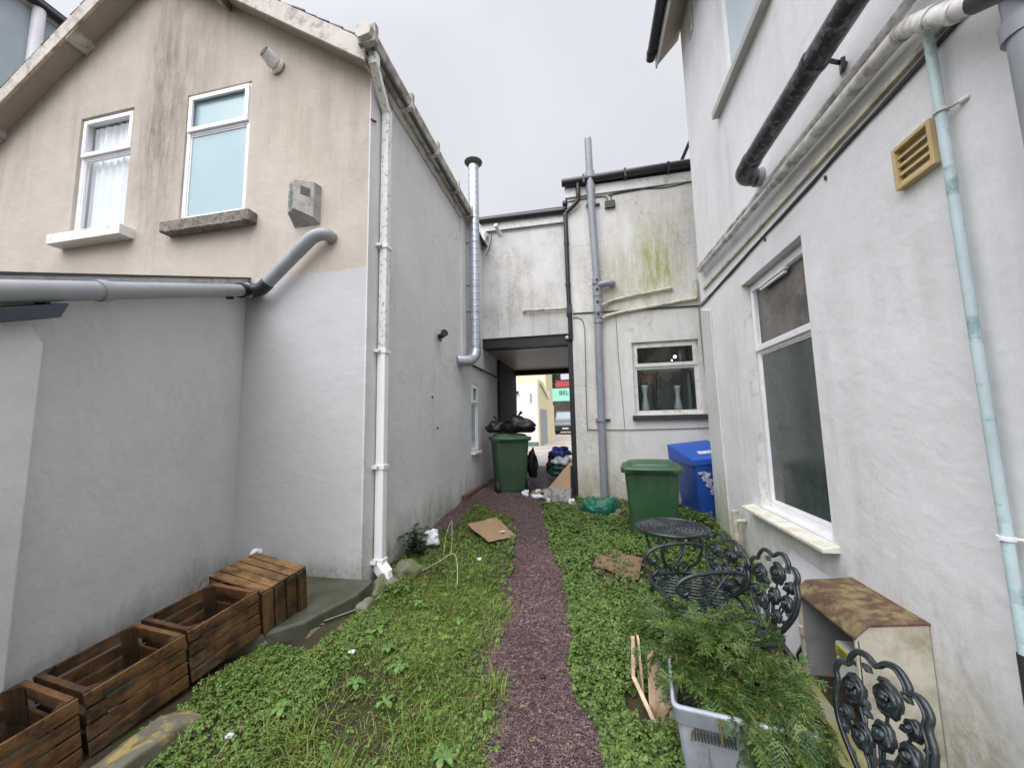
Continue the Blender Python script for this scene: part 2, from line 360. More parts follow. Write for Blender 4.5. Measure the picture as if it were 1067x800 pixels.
def glass(name, tint=(.8, .85, .85), alpha=.85, rough=.02):
    n = N(name); t = n.n('ShaderNodeBsdfTransparent'); t.inputs[0].default_value = (*tint, 1)
    g = n.n('ShaderNodeBsdfGlossy'); g.inputs['Roughness'].default_value = rough
    f = n.n('ShaderNodeFresnel'); f.inputs[0].default_value = 1.52
    bf = n.n('ShaderNodeNewGeometry'); ff = n.math('MULTIPLY', n.math('MULTIPLY', f.outputs[0], 1.4), n.math('SUBTRACT', 1.0, bf.outputs['Backfacing'])); mx = n.n('ShaderNodeMixShader'); n.l(ff, mx.inputs[0]); n.l(t.outputs[0], mx.inputs[1]); n.l(g.outputs[0], mx.inputs[2])
    n.l(mx.outputs[0], n.out.inputs[0]); return n.m
m_glass = glass('clear_glass', (.95, .97, .97)); m_darkglass = glass('tinted_glass', (.50, .54, .53))
m_frost = simple('frosted_pane', (.30, .43, .46), .22, .06, 2, .05, 50, spec=.6, world=True)
m_frost2 = simple('bright_frosted_pane', (.50, .60, .64), .25, .05, 60, .2, 150, spec=.6, world=True)
m_obsc = simple('dark_obscured_pane', (.050, .066, .062), .12, .22, 7, .06, 40, spec=.7, dirt=(.085, .105, .098), ds=24, damt=.35, dth=(.45, .65), world=True)
m_brownpane = simple('brown_mottled_pane', (.12, .10, .095), .2, .35, 5, .15, 26, spec=.5, dirt=(.25, .22, .21), ds=7, damt=.7, dth=(.5, .7), world=True)
m_curtain = simple('net_curtain', (.86, .87, .90), .8, .05, 5, .1, 60)
m_room = simple('dark_room_lining', (.50, .47, .38), .9, .2, 4, .05, 20)
m_vase = simple('pale_ceramic', (.30, .34, .34), .3, .05)
m_vasedk = simple('dark_ceramic', (.03, .035, .035), .3, .1)
m_treereflect = simple('tree_reflection_flakes', (.45, .28, .16), .8, .4, 60, .3, 60)  # pinkish gold of a tree's reflection, given to solid flakes
def emit(name, c, s):
    n = N(name); e = n.n('ShaderNodeEmission'); e.inputs[0].default_value = (*c, 1); e.inputs[1].default_value = s; n.l(e.outputs[0], n.out.inputs[0]); return n.m
m_lamp = emit('lit_bulb', (1, .95, .85), 45)
def leafmat(name, a, b, c, sc=3, trans=.3, rough=.5):
    n = N(name); co = n.co(True)
    col = n.mix(n.ramp(n.noise(co, sc, 4, .6), .35, .65), a, b)
    v = n.n('ShaderNodeTexVoronoi'); v.inputs['Scale'].default_value = 55; n.l(co, v.inputs['Vector'])
    sx = n.n('ShaderNodeSeparateColor'); n.l(v.outputs['Color'], sx.inputs[0])
    col = n.mix(n.ramp(n.noise(co, 1.7, 5, .65), .5, .68, 0, .55), col, tuple(x * .5 for x in b)); col = n.mix(n.ramp(n.noise(co, 4.5, 4, .6), .58, .72, 0, .6), col, c)
    col = n.mix(n.ramp(sx.outputs[0], .55, 1, 0, .8), col, c); col = n.mix(n.ramp(sx.outputs[1], .6, 1, 0, .6), col, tuple(x * .45 for x in a))
    return n.bsdf(col, rough, 0, .35, None, 0, trans)
m_blade = leafmat('grass_blades', (.115, .20, .028), (.20, .295, .052), (.38, .41, .13))
m_dry = leafmat('dry_grass', (.30, .25, .12), (.38, .33, .17), (.2, .22, .08))
m_clover = leafmat('clover_leaves', (.10, .195, .035), (.17, .28, .06), (.26, .36, .10))
m_ivy = leafmat('creeping_leaves', (.085, .165, .035), (.16, .255, .06), (.26, .34, .11))
m_broad = leafmat('broad_leaves', (.12, .24, .06), (.18, .32, .08), (.25, .36, .12))
m_darkleaf = leafmat('dark_leaves', (.022, .06, .03), (.04, .09, .04), (.08, .14, .08))
m_conifer = leafmat('conifer_sprays', (.034, .080, .022), (.080, .155, .030), (.21, .24, .06), sc=6, trans=.2)
m_twig = simple('brown_twig', (.10, .065, .035), .8, .2)
m_drystalk = simple('dry_stalk', (.45, .42, .27), .7, .15)
m_treeleaf = leafmat('distant_tree_leaves', (.05, .075, .03), (.08, .11, .04), (.12, .14, .07), sc=1)

# ground materials
def ground_mat():
    n = N('damp_soil'); co = n.co(True)
    col = n.mix(n.ramp(n.noise(co, 3, 6, .6), .35, .65), (.045, .034, .022), (.085, .062, .04))
    col = n.mix(n.ramp(n.noise(co, 9, 8, .7), .48, .62, 0, .85), col, (.05, .075, .022))
    b = n.bump(n.noise(co, 45, 7, .75), .9, .02)
    return n.bsdf(col, .9, 0, .2, b)
def gravel_mat():
    n = N('purple_slate_gravel'); co = n.co(True)
    v = n.n('ShaderNodeTexVoronoi'); v.inputs['Scale'].default_value = 75; n.l(co, v.inputs['Vector'])
    sx = n.n('ShaderNodeSeparateColor'); n.l(v.outputs['Color'], sx.inputs[0])
    col = n.mix(sx.outputs[0], (.045, .030, .033), (.135, .098, .103))
    col = n.mix(n.ramp(sx.outputs[1], .90, .99, 0, .6), col, (.30, .25, .24))
    col = n.mix(n.ramp(n.noise(co, 2.2, 6, .7), .5, .7, 0, .45), col, (.05, .042, .03))
    b = n.bump(v.outputs['Distance'], .8, .012)
    return n.bsdf(col, .7, 0, .35, b)
def stonechip_mat():
    n = N('gravel_chips'); co = n.co(True)
    v = n.n('ShaderNodeTexVoronoi'); v.inputs['Scale'].default_value = 60; n.l(co, v.inputs['Vector'])
    sx = n.n('ShaderNodeSeparateColor'); n.l(v.outputs['Color'], sx.inputs[0])
    col = n.mix(sx.outputs[0], (.062, .036, .036), (.205, .132, .128))
    col = n.mix(n.ramp(n.noise(co, 1.6, 6, .7), .45, .7, 0, .55), col, (.075, .052, .042))
    col = n.mix(n.ramp(sx.outputs[1], .90, .99, 0, .6), col, (.34, .28, .27))
    return n.bsdf(col, .62, 0, .4)
def paving_mat():
    n = N('courtyard_paving'); co = n.co(True)
    col = n.mix(n.ramp(n.noise(co, 1.2, 6, .6), .35, .65), (.33, .285, .25), (.46, .42, .38))
    br = n.n('ShaderNodeTexBrick'); br.inputs['Scale'].default_value = 1.3; n.l(co, br.inputs['Vector'])
    col = n.mix(n.ramp(br.outputs['Fac'], 0, 1, 0, .6), col, (.2, .18, .15))
    return n.bsdf(col, .6, 0, .3)
m_ground, m_gravel, m_chip, m_paving = ground_mat(), gravel_mat(), stonechip_mat(), paving_mat()

# ------------------------------------------------------------------ ground
YL = [-4, 1.2, 2.6, 4, 5.2, 6.5, 9, 300]; ZL = [-1.34, -1.30, -1.215, -1.13, -1.01, -.99, -1.05, -1.05]
YM = [-4, 1.2, 3, 4.3, 5.9, 7, 9, 300];   ZM = [-1.34, -1.33, -1.32, -1.29, -1.17, -1.08, -1.05, -1.05]
YR = [-4, 1.5, 3, 4.3, 5.9, 9, 300];      ZR = [-1.68, -1.66, -1.50, -1.36, -1.22, -1.05, -1.05]
def gh(x, y):
    x = np.asarray(x, float); y = np.asarray(y, float)
    l, m, r = np.interp(y, YL, ZL), np.interp(y, YM, ZM), np.interp(y, YR, ZR)
    a = np.clip((x + 1.7) / 1.1, 0, 1); b = np.clip((x - .35) / .85, 0, 1)
    base = (l * (1 - a) + m * a) * (1 - b) + r * b
    fade = np.clip((9 - y) / 2, 0, 1)
    return base + fade * (.012 * np.sin(3.1 * x + 1.7 * y) + .010 * np.sin(5.3 * y - 2.2 * x + 1) + .006 * np.sin(11 * x + 9 * y))
PLy = [.5, 1.2, 1.5, 1.7, 2.1, 2.5, 3.2, 4.2, 4.75, 4.95, 5.4]; PLx = [-.38, -.38, -.42, -.40, -.57, -.57, -.73, -.86, -.95, -1.5, -2.0]
PRy = [.5, 1.2, 1.75, 1.95, 2.5, 3.3, 4.3, 5.2, 5.6, 5.9, 6.0]; PRx = [.12, .09, .045, -.08, -.13, -.22, -.44, -.62, -.66, -.5, -.2]
def wob(x, y, s=1.0):
    return np.sin(7.3 * x * s + 3 * y * s) * .4 + np.sin(13 * y * s - 4 * x * s + 2) * .35 + np.sin(23 * x * s + 19 * y * s + 1) * .25
def on_path(x, y, grow=0.0):
    w = .035 * wob(x * .3, y)
    p = (x > np.interp(y, PLy, PLx) + w - grow) & (x < np.interp(y, PRy, PRx) + .8 * w + grow)
    return p | (y > 5.95) | ((x < -1.48 + w) & (y > 3.9 - grow))
def sheet(name, xs, ys, zoff, mat, keep=None, **kw):
    X, Y = np.meshgrid(xs, ys); Z = gh(X, Y) + zoff
    V = np.stack([X.ravel(), Y.ravel(), Z.ravel()], 1); nx = len(xs)
    i, j = np.meshgrid(np.arange(nx - 1), np.arange(len(ys) - 1)); a = (j * nx + i).ravel()
    F = np.stack([a, a + 1, a + 1 + nx, a + nx], 1)
    if keep is not None:
        cx = V[F][:, :, 0].mean(1); cy = V[F][:, :, 1].mean(1); F = F[keep(cx, cy)]
        u, inv = np.unique(F, return_inverse=True); V = V[u]; F = inv.reshape(F.shape)
    return fast(name, V, F, mat, True, **kw)
sheet('ground', np.concatenate([np.linspace(-300, -8, 12), np.linspace(-7, -2.4, 24), np.linspace(-2.3, 2.3, 116), np.linspace(2.5, 8, 12), np.linspace(12, 300, 12)]),
      np.concatenate([np.linspace(-60, -.5, 12), np.linspace(0, 9.2, 200), np.linspace(10, 60, 30), np.linspace(80, 400, 12)]), 0, m_ground, kind='structure')
sheet('gravel_path', np.linspace(-2.0, .8, 180), np.linspace(.4, 9.0, 500), .010, m_gravel, lambda x, y: on_path(x, y, .02), kind='structure')
sheet('courtyard_paving', np.linspace(-8, 8, 20), np.linspace(9.0, 60, 40), .012, m_paving, kind='structure')
def chips():
    P = []
    for (n, y0, y1, s) in ((36000, .95, 2.4, .0040), (26000, 2.4, 4.0, .0054), (15000, 4.0, 6.4, .008)):
        x = rng.uniform(-2, .3, n * 3); y = rng.uniform(y0, y1, n * 3); k = on_path(x, y, .14 * rng.random(n * 3) ** 4) & (x > -1.68) & (x < .25)
        x, y = x[k][:n], y[k][:n]; P.append(np.stack([x, y, np.full(len(x), s)], 1))
    P = np.concatenate(P); n = len(P)
    base = np.array([[1, 0, 0], [0, 1, 0], [-1, 0, 0], [0, -1, 0], [0, 0, .7], [0, 0, -.6]], float)
    V = base[None] * rng.uniform(.6, 1.35, (n, 6, 3)); a = rng.uniform(0, 2 * PI, n); t = rng.normal(0, .5, n)
    ca, sa, ct, st = np.cos(a)[:, None], np.sin(a)[:, None], np.cos(t)[:, None], np.sin(t)[:, None]
    x, y, z = V[..., 0], V[..., 1], V[..., 2]; y, z = y * ct - z * st, y * st + z * ct; x, y = x * ca - y * sa, x * sa + y * ca
    s = (P[:, 2] * rng.uniform(.6, 1.5, n))[:, None]
    V = np.stack([x * s + P[:, 0:1], y * s + P[:, 1:2], z * s + (gh(P[:, 0], P[:, 1]) + .014)[:, None]], 2).reshape(-1, 3)
    T = np.array([[0, 1, 4], [1, 2, 4], [2, 3, 4], [3, 0, 4], [1, 0, 5], [2, 1, 5], [3, 2, 5], [0, 3, 5]])
    F = (T[None] + 6 * np.arange(n)[:, None, None]).reshape(-1, 3)
    fast('gravel_chips', V, F, m_chip, kind='stuff', label='loose purple brown slate chippings strewn over the garden path', cat='gravel')
chips()
# ------------------------------------------------------------------ low vegetation
def veg_ok(x, y):
    crate = (x < -1.88 + .06 * wob(x, y, 1.6)) & (y < 2.75); crate |= (x > .92) & (y < 2.95); crate |= (x - .23) ** 2 + (y - 1.93) ** 2 < .012; wall = ((x > -1.66) | (y < 2.0)) & (x < 1.5)
    slab = (x < -1.56) & (y > 1.95) & (y < 2.9)
    return wall & ~crate & ~slab & ~on_path(x, y, -.03) & (y < 5.85)
def soil_gap(x, y):      # thin patches where soil shows
    return (wob(x * .35, y * .35, 1) * .5 + wob(x + 3, y * .8, .33) * .5)
def scatter(n, y0, y1, dens=None, x0=-1.9, x1=1.5, thr=-.45):
    x = rng.uniform(x0, x1, n); y = rng.uniform(y0, y1, n); k = veg_ok(x, y)
    g = soil_gap(x, y) + rng.normal(0, .22, n); k &= g > thr
    bare = ((x - .28) ** 2 / .30 ** 2 + (y - 3.5) ** 2 / .30 ** 2 < 1) & (rng.random(n) < .8)
    bare |= ((x - .16) ** 2 / .33 ** 2 + (y - 5.25) ** 2 / .33 ** 2 < 1)
    bare |= ((y > 5.45 + .1 * wob(x * .5, y)) & (rng.random(n) < .75))
    bare |= ((x + .95 + rng.normal(0, .05, n)) ** 2 / .22 ** 2 + (y - 1.3) ** 2 / .2 ** 2 < 0)
    k &= ~bare
    if dens is not None: k &= rng.random(n) < dens(x, y)
    return x[k], y[k]
def blades(name, x, y, h, w, lean, mat, segs=3, **kw):
    n = len(x); a = rng.uniform(0, 2 * PI, n); L = h * rng.uniform(.5, 1.3, n); le = lean * rng.uniform(.3, 1.4, n)
    dx, dy = np.cos(a), np.sin(a); px, py = -dy, dx; z0 = gh(x, y) - .004; V = []
    for i in range(segs + 1):
        t = i / segs; out = L * le * t ** 1.8; up = L * (t - .35 * le * t * t); wd = w * (1 - t) ** .7 * rng.uniform(.8, 1.2, n) + .0004
        for s in (-1, 1): V.append(np.stack([x + dx * out + s * px * wd, y + dy * out + s * py * wd, z0 + up], 1))
    V = np.stack(V, 1).reshape(-1, 3); k = 2 * (segs + 1)
    T = np.array([[2 * i, 2 * i + 1, 2 * i + 3, 2 * i + 2] for i in range(segs)])
    F = (T[None] + k * np.arange(n)[:, None, None]).reshape(-1, 4)
    return fast(name, V, F, mat, True, **kw)
def leaves(name, x, y, size, hgt, mat, nl=3, droop=.3, **kw):
    """low rosettes: nl heart-shaped leaflets on a short stalk"""
    n = len(x); a0 = rng.uniform(0, 2 * PI, n); s = size * rng.uniform(.55, 1.4, n) if np.isscalar(size) else size * rng.uniform(.55, 1.4, n)
    z = gh(x, y) + hgt * rng.uniform(.15, 1.3, n); tx, ty = rng.normal(0, .35, n), rng.normal(0, .35, n); V = []
    for j in range(nl):
        a = a0 + 2 * PI * j / nl + rng.normal(0, .15, n); c, d = np.cos(a), np.sin(a); q, r = -d, c
        for (u, v, w) in ((.05, 0, 0), (.55, -.48, .06), (1.02, -.30, -droop * .6), (.93, 0, -droop * .8), (1.02, .30, -droop * .6), (.55, .48, .06)):
            X = x + s * (c * u + q * v); Y = y + s * (d * u + r * v)
            V.append(np.stack([X, Y, z + s * w + tx * (X - x) + ty * (Y - y)], 1))
    V = np.stack(V, 1).reshape(-1, 3); k = 6 * nl
    T = np.array([[6 * j + i for i in t] for j in range(nl) for t in ((0, 1, 2, 3), (0, 3, 4, 5))])
    F = (T[None] + k * np.arange(n)[:, None, None]).reshape(-1, 4)
    return fast(name, V, F, mat, True, **kw)
lf = lambda x, y: np.where(x < np.interp(y, PLy, PLx), 1.0, 0.0)      # 1 on the left lawn
edge = lambda x, y: np.clip(1 - np.abs(x - np.interp(y, PLy, PLx)) / .45, 0, 1)
xa, ya = scatter(150000, .8, 3.2, lambda x, y: lf(x, y) * (1 - .5 * edge(x, y)) + .16)
xb, yb = scatter(26000, 3.2, 5.8, lambda x, y: lf(x, y) * .8 + .2)
blades('grass', np.r_[xa, xb], np.r_[ya, yb], .034, .0019, 1.1, m_blade, kind='stuff', label='short green grass on the lawn between the crates and gravel path', cat='grass')
xt = []; yt = []
for (cx, cy, r, k) in ((-.95, 1.25, .15, 420), (-.66, 1.12, .12, 260), (-1.25, 1.5, .12, 120), (-.75, 1.62, .12, 90), (-.9, 2.0, .15, 80), (-1.35, 1.15, .1, 130), (-.6, 2.6, .12, 140), (-1.0, 2.6, .15, 150), (-.95, 3.1, .15, 150), (-.5, 1.9, .06, 90), (-1.25, 3.3, .2, 160), (.15, 2.35, .1, 90)):
    xt += list(rng.normal(cx, r * .5, k)); yt += list(rng.normal(cy, r * .5, k))
xt, yt = np.array(xt), np.array(yt); k = veg_ok(xt, yt)
blades('long_grass', xt[k], yt[k], .10, .0026, 1.25, m_blade, 4, kind='stuff', label='longer tufts of green grass standing above the lawn', cat='grass')
xs_, ys_ = scatter(12000, .8, 2.4, lambda x, y: np.clip((x + 2.0) / .32, .2, 1), x0=-1.95, x1=-1.3, thr=-.7)
leaves('low_weeds', xs_, ys_, .010, .03, m_clover, kind='stuff', label='low weeds creeping over the dark soil in front of the crates', cat='weeds')
xd, yd = scatter(2500, .9, 4.5, lambda x, y: lf(x, y))
blades('dry_grass', xd, yd, .08, .0016, 1.6, m_dry, 4, kind='stuff', label='scattered straw-coloured dead grass stems in the lawn', cat='grass')
xc, yc = scatter(34000, .8, 3.0, lambda x, y: lf(x, y) * (.38 + .6 * edge(x, y)) * (.35 + .65 * (wob(x * .6 + 2, y * .7) > -.1)), thr=-.6)
xe, ye = scatter(16000, 3.0, 5.0, lambda x, y: lf(x, y) * .9, thr=-.6)
leaves('clover', np.r_[xc, xe], np.r_[yc, ye], np.r_[rng.choice([.006, .009, .012], len(xc)), rng.choice([.010, .014], len(xe))], .030, m_clover, kind='stuff', label='bright green clover along the left edge of the gravel path', cat='clover')
rt = lambda x, y: 1 - lf(x, y)
xc, yc = scatter(46000, .8, 3.2, lambda x, y: rt(x, y), x0=-.3, thr=-.42)
xe, ye = scatter(30000, 3.2, 5.85, lambda x, y: rt(x, y) * .9, x0=-.9, thr=-.62)
leaves('ground_cover', np.r_[xc, xe], np.r_[yc, ye], np.r_[rng.choice([.008, .011, .016], len(xc)), rng.choice([.014, .022], len(xe))], .05, m_ivy, kind='stuff', label='dense creeping leafy ground cover right of the gravel path', cat='ground cover')
xg, yg = scatter(3600, .8, 4.5, lambda x, y: .4 + .6 * rt(x, y), x0=-1.5, thr=-.1)
leaves('larger_weeds', xg, yg, .016, .05, m_clover, nl=4, droop=.5, kind='stuff', label='larger paler weed leaves standing up through the ground cover', cat='weeds')
def dandelions():
    spots = [(-1.02, 1.93), (-1.18, 1.78), (-.98, 1.72), (-1.3, 2.2), (-.86, 2.4), (-1.2, 2.55), (-.6, 1.5), (-1.42, 1.6), (-1.15, 2.05)]
    x = []; y = []; a = []
    for cx, cy in spots:
        m = random.randint(4, 7); b = random.uniform(0, 6)
        for i in range(m): x.append(cx); y.append(cy); a.append(b + i * 2 * PI / m + random.uniform(-.3, .3))
    V = []; F = []
    for i in range(len(x)):
        L = random.uniform(.035, .06); c, s = math.cos(a[i]), math.sin(a[i]); z = float(gh(x[i], y[i])) + .03; b = len(V)
        for u, w, h in ((0, .004, 0), (.4, .010, .012), (.8, .014, .010), (1, .003, -.004)):
            for q in (-1, 1): V.append((x[i] + c * u * L - q * s * w, y[i] + s * u * L + q * c * w, z + h))
        F += [(b + 2 * j, b + 2 * j + 1, b + 2 * j + 3, b + 2 * j + 2) for j in range(3)]
    fast('broad_leaved_weeds', V, F, m_broad, True, kind='stuff', label='pale broad-leaved weeds dotted through the grass near the crates', cat='weeds')
dandelions()
# ------------------------------------------------------------------ windows
def window(root, o, u, n, w, h, tr, panes, fr=.045, rec=.05, mat=None, sash=True, depth=.05, topsash=True):
    """o lower-left on the wall plane, u along, n outward; tr height of the transom"""
    mat = mat or m_upvc; o, u, n = Vector(o), Vector(u), Vector(n); v = Vector((0, 0, 1))
    def P(mb, a0, a1, b0, b1, d0, d1): mb.prism([(a0, b0), (a1, b0), (a1, b1), (a0, b1)], o - n * rec, u, v, n, d0, d1)
    f = MB()
    P(f, 0, w, 0, fr, -depth, 0); P(f, 0, w, h - fr, h, -depth, 0); P(f, 0, fr, fr, h - fr, -depth, 0); P(f, w - fr, w, fr, h - fr, -depth, 0)
    if tr: P(f, fr, w - fr, tr - fr * .45, tr + fr * .45, -depth, 0)
    win = obj('window', f, mat, root, bevel=.004)
    def ring(a0, a1, b0, b1, t, d0, d1, nm):
        s = MB(); P(s, a0, a1, b0, b0 + t, d0, d1); P(s, a0, a1, b1 - t, b1, d0, d1); P(s, a0, a0 + t, b0 + t, b1 - t, d0, d1); P(s, a1 - t, a1, b0 + t, b1 - t, d0, d1)
        return obj(nm, s, mat, win, bevel=.003)
    sections = [(fr, tr - fr * .45, panes[0], False), (tr + fr * .45, h - fr, panes[1], True)] if tr else [(fr, h - fr, panes[0], False)]
    for b0, b1, pm, top in sections:
        t = .014
        if top and topsash: ring(fr * .55, w - fr * .55, b0 - fr * .4, b1 + fr * .4, fr * .95, .0015, .022, 'sash'); i = fr * .55 + fr * .95; a0, a1, c0, c1 = i, w - i, b0 + fr * .55, b1 - fr * .55
        else: ring(fr, w - fr, b0, b1, t, -.03, -.008, 'glazing_bead'); a0, a1, c0, c1 = fr + t, w - fr - t, b0 + t, b1 - t
        p = MB(); P(p, a0 - .002, a1 + .002, c0 - .002, c1 + .002, -.022, -.016); obj('pane', p, pm, win)
    return win
def room(root, o, u, n, w, h, d=.5, mat=None):
    """the dark room behind clear glass, open to the window"""
    o, u, n = Vector(o), Vector(u), Vector(n); v = Vector((0, 0, 1)); q = .25; r = MB()
    c = lambda a, b, e: o + u * a + v * b - n * e
    e0, e1 = .3, .3 + d
    for quad in ([c(-q, -q, e1), c(w + q, -q, e1), c(w + q, h + q, e1), c(-q, h + q, e1)], [c(-q, -q, e0), c(-q, -q, e1), c(-q, h + q, e1), c(-q, h + q, e0)],
                 [c(w + q, -q, e0), c(w + q, -q, e1), c(w + q, h + q, e1), c(w + q, h + q, e0)], [c(-q, -q, e0), c(w + q, -q, e0), c(w + q, -q, e1), c(-q, -q, e1)],
                 [c(-q, h + q, e0), c(w + q, h + q, e0), c(w + q, h + q, e1), c(-q, h + q, e1)]):
        r.add(quad, [(0, 1, 2, 3)])
    return obj('room_interior', r, mat or m_room, root)
def clip_ring(mb, c, axis, r, w=.02):
    c, a = Vector(c), Vector(axis).normalized(); mb.tube([c - a * w / 2, c + a * w / 2], r, 14)

# ------------------------------------------------------------------ left: gabled house
H = thing('gabled_house', 'cream and grey rendered gabled house with two upstairs windows and a white corner downpipe', 'house', (-4.1, 4.5, -1.2))
lz = lambda x: 4.73 - .695 * abs(x + 4.12)
fw = MB(); fw.prism([(-6.52, -1.4), (-1.712, -1.4), (-1.712, lz(-1.712)), (-4.12, 4.73), (-6.52, lz(-6.52))], (0, 2.62, 0), (1, 0, 0), (0, 0, 1), (0, 1, 0), 0, .26)
W1b, W2b = (-5.06, -4.35, 1.965, 3.26), (-3.68, -2.94, 1.94, 3.24)
obj('front_wall', fw, m_cream, H, holes=[(W1b[0], W1b[1], 2.5, 3.0, W1b[2], W1b[3]), (W2b[0], W2b[1], 2.5, 3.0, W2b[2], W2b[3])])
sw = MB(); sw.prism([(-1.712, 2.62), (-1.70, 2.62), (-1.70, 7.1), (-1.95, 7.1), (-1.95, 2.9), (-1.712, 2.9)], (0, 0, 0), (1, 0, 0), (0, 1, 0), (0, 0, 1), -1.4, 3.04)
obj('side_wall', sw, m_grey, H, holes=[(-2.1, -1.5, 5.38, 5.72, -.42, .62)])
bw = MB(); bw.bx(-1.95, -1.676, 4.9, 6.02, .90, 3.04); obj('upper_wall_face', bw, m_grey, H, bevel=.006)
ow = MB(); ow.bx(-6.52, -6.3, 2.88, 9, -1.4, 3.0); ow.bx(-6.3, -1.95, 8.8, 9, -1.4, 3.0); obj('rear_wall', ow, m_grey, H)
rf = MB()
for s in (1, -1):
    A = Vector((-4.12, 0, 4.78)); e = Vector((-4.12 + s * 2.50, 0, 4.78 - .695 * 2.50)); up = Vector((s * .57, 0, .82))
    for y0, y1, t0, t1 in ((2.44, 9.1, .045, .07),):
        vs = [Vector((p.x, y, p.z)) + up * t for y in (y0, y1) for p, t in ((A, t0), (e, t0), (e, t1), (A, t1))]
        rf.add(vs, [(0, 1, 2, 3), (7, 6, 5, 4), (0, 4, 5, 1), (1, 5, 6, 2), (2, 6, 7, 3), (3, 7, 4, 0)])
    # slate courses: short uneven butts along the verge
    k = 0.0
    while k < 3.0:
        p = A.lerp(e, k / 3.04); q = A.lerp(e, min(1, (k + .14) / 3.04)); h = random.uniform(.07, .088)
        rf.add([Vector((a.x, y, a.z)) + up * t for y in (2.425 + random.uniform(0, .008), 2.6) for a, t in ((p, .066), (q, .068), (q, h + .002), (p, h - .010))], [(0, 1, 2, 3), (7, 6, 5, 4), (0, 4, 5, 1), (1, 5, 6, 2), (2, 6, 7, 3), (3, 7, 4, 0)]); k += .15
roof = obj('roof', rf, m_slate, H)
for s in (1, -1):
    b = MB(); A = Vector((-4.12, 0, 4.80)); e = Vector((-4.12 + s * 2.47, 0, 4.80 - .695 * 2.47))
    b.add([(p.x, y, p.z + z) for y in (2.43, 2.455) for p, z in ((A, -.13), (e, -.13), (e, .058), (A, .058))], [(0, 1, 2, 3), (7, 6, 5, 4), (0, 4, 5, 1), (1, 5, 6, 2), (2, 6, 7, 3), (3, 7, 4, 0)])
    obj('bargeboard', b, m_timber, H, bevel=.004)
    b = MB(); b.add([(p.x, y, p.z + z) for y in (2.455, 2.62) for p, z in ((A, -.075), (e, -.075), (e, -.055), (A, -.055))], [(0, 1, 2, 3), (7, 6, 5, 4), (0, 4, 5, 1), (1, 5, 6, 2), (2, 6, 7, 3), (3, 7, 4, 0)])
    obj('soffit', b, m_soffit, H)
for x in (-5.02, -3.28, -6.2):
    b = MB(); sl = .695 * (1 if x < -4.12 else -1)
    zc = lz(x) - .045; b.add([(x + a, y, zc + a * sl + c) for y in (2.44, 2.62) for a, c in ((-.05, -.035), (.05, -.035), (.05, .035), (-.05, .035))], [(0, 1, 2, 3), (7, 6, 5, 4), (0, 4, 5, 1), (1, 5, 6, 2), (2, 6, 7, 3), (3, 7, 4, 0)])
    obj('purlin_end', b, m_timber, H, bevel=.006)
w = window(H, (W1b[0], 2.62, W1b[2]), (1, 0, 0), (0, -1, 0), W1b[1] - W1b[0], W1b[3] - W1b[2], .86, (m_glass, m_glass), rec=.03)
s = MB(); s.bx(-5.13, -4.20, 2.50, 2.66, 1.835, 1.935); obj('sill', s, m_upvc_old, w, bevel=.005)
c = MB()
for i in range(41):
    t = i / 40; x = -5.04 + t * .66
    for z in (1.99, 3.23): c.v.append((x, 2.735 + .016 * math.sin(t * 44) + .008 * math.sin(t * 17), z)); c.sm
c.f = [(2 * i, 2 * i + 2, 2 * i + 3, 2 * i + 1) for i in range(40) if not (False)]; c.sm = [True] * len(c.f)
obj('net_curtain', c, m_curtain, w)
room(H, (W1b[0], 2.62, W1b[2]), (1, 0, 0), (0, -1, 0), .71, 1.29, .4)
w = window(H, (W2b[0], 2.62, W2b[2]), (1, 0, 0), (0, -1, 0), W2b[1] - W2b[0], W2b[3] - W2b[2], .90, (m_frost, m_frost), rec=.015)
s = MB(); s.bx(-3.77, -2.80, 2.525, 2.64, 1.80, 1.905); s.bx(-3.70, -2.86, 2.515, 2.6, 1.785, 1.81); obj('stone_sill', s, m_sillstone, w, bevel=.012)
w = window(H, (-1.70, 5.38, -.42), (0, 1, 0), (1, 0, 0), .34, 1.04, .74, (m_frost, m_frost), rec=.015)
s = MB(); s.bx(-1.72, -1.64, 5.36, 5.74, -.46, -.42); obj('sill', s, m_upvc, w, bevel=.004)
# gutter along the side eaves
g = MB(); prof = [(-1.69, 3.12), (-1.685, 3.20), (-1.57, 3.22), (-1.545, 3.16), (-1.565, 3.10), (-1.66, 3.085)]
g.add([(x, y, z + (y - 2.4) * .004) for y in (2.36, 5.32) for x, z in prof], [tuple(range(6))[::-1], tuple(range(6, 12))] + [(i, (i + 1) % 6, 6 + (i + 1) % 6, 6 + i) for i in range(6)])
for y in (2.40, 3.05, 3.7, 4.4, 5.0): g.bx(-1.69, -1.535, y, y + .05, 3.075, 3.235)
obj('gutter', g, m_gutter, H, bevel=.004)
f = MB(); f.bx(-1.70, -1.675, 2.45, 6.0, 3.0, 3.19); obj('fascia', f, m_timber, H, bevel=.003)
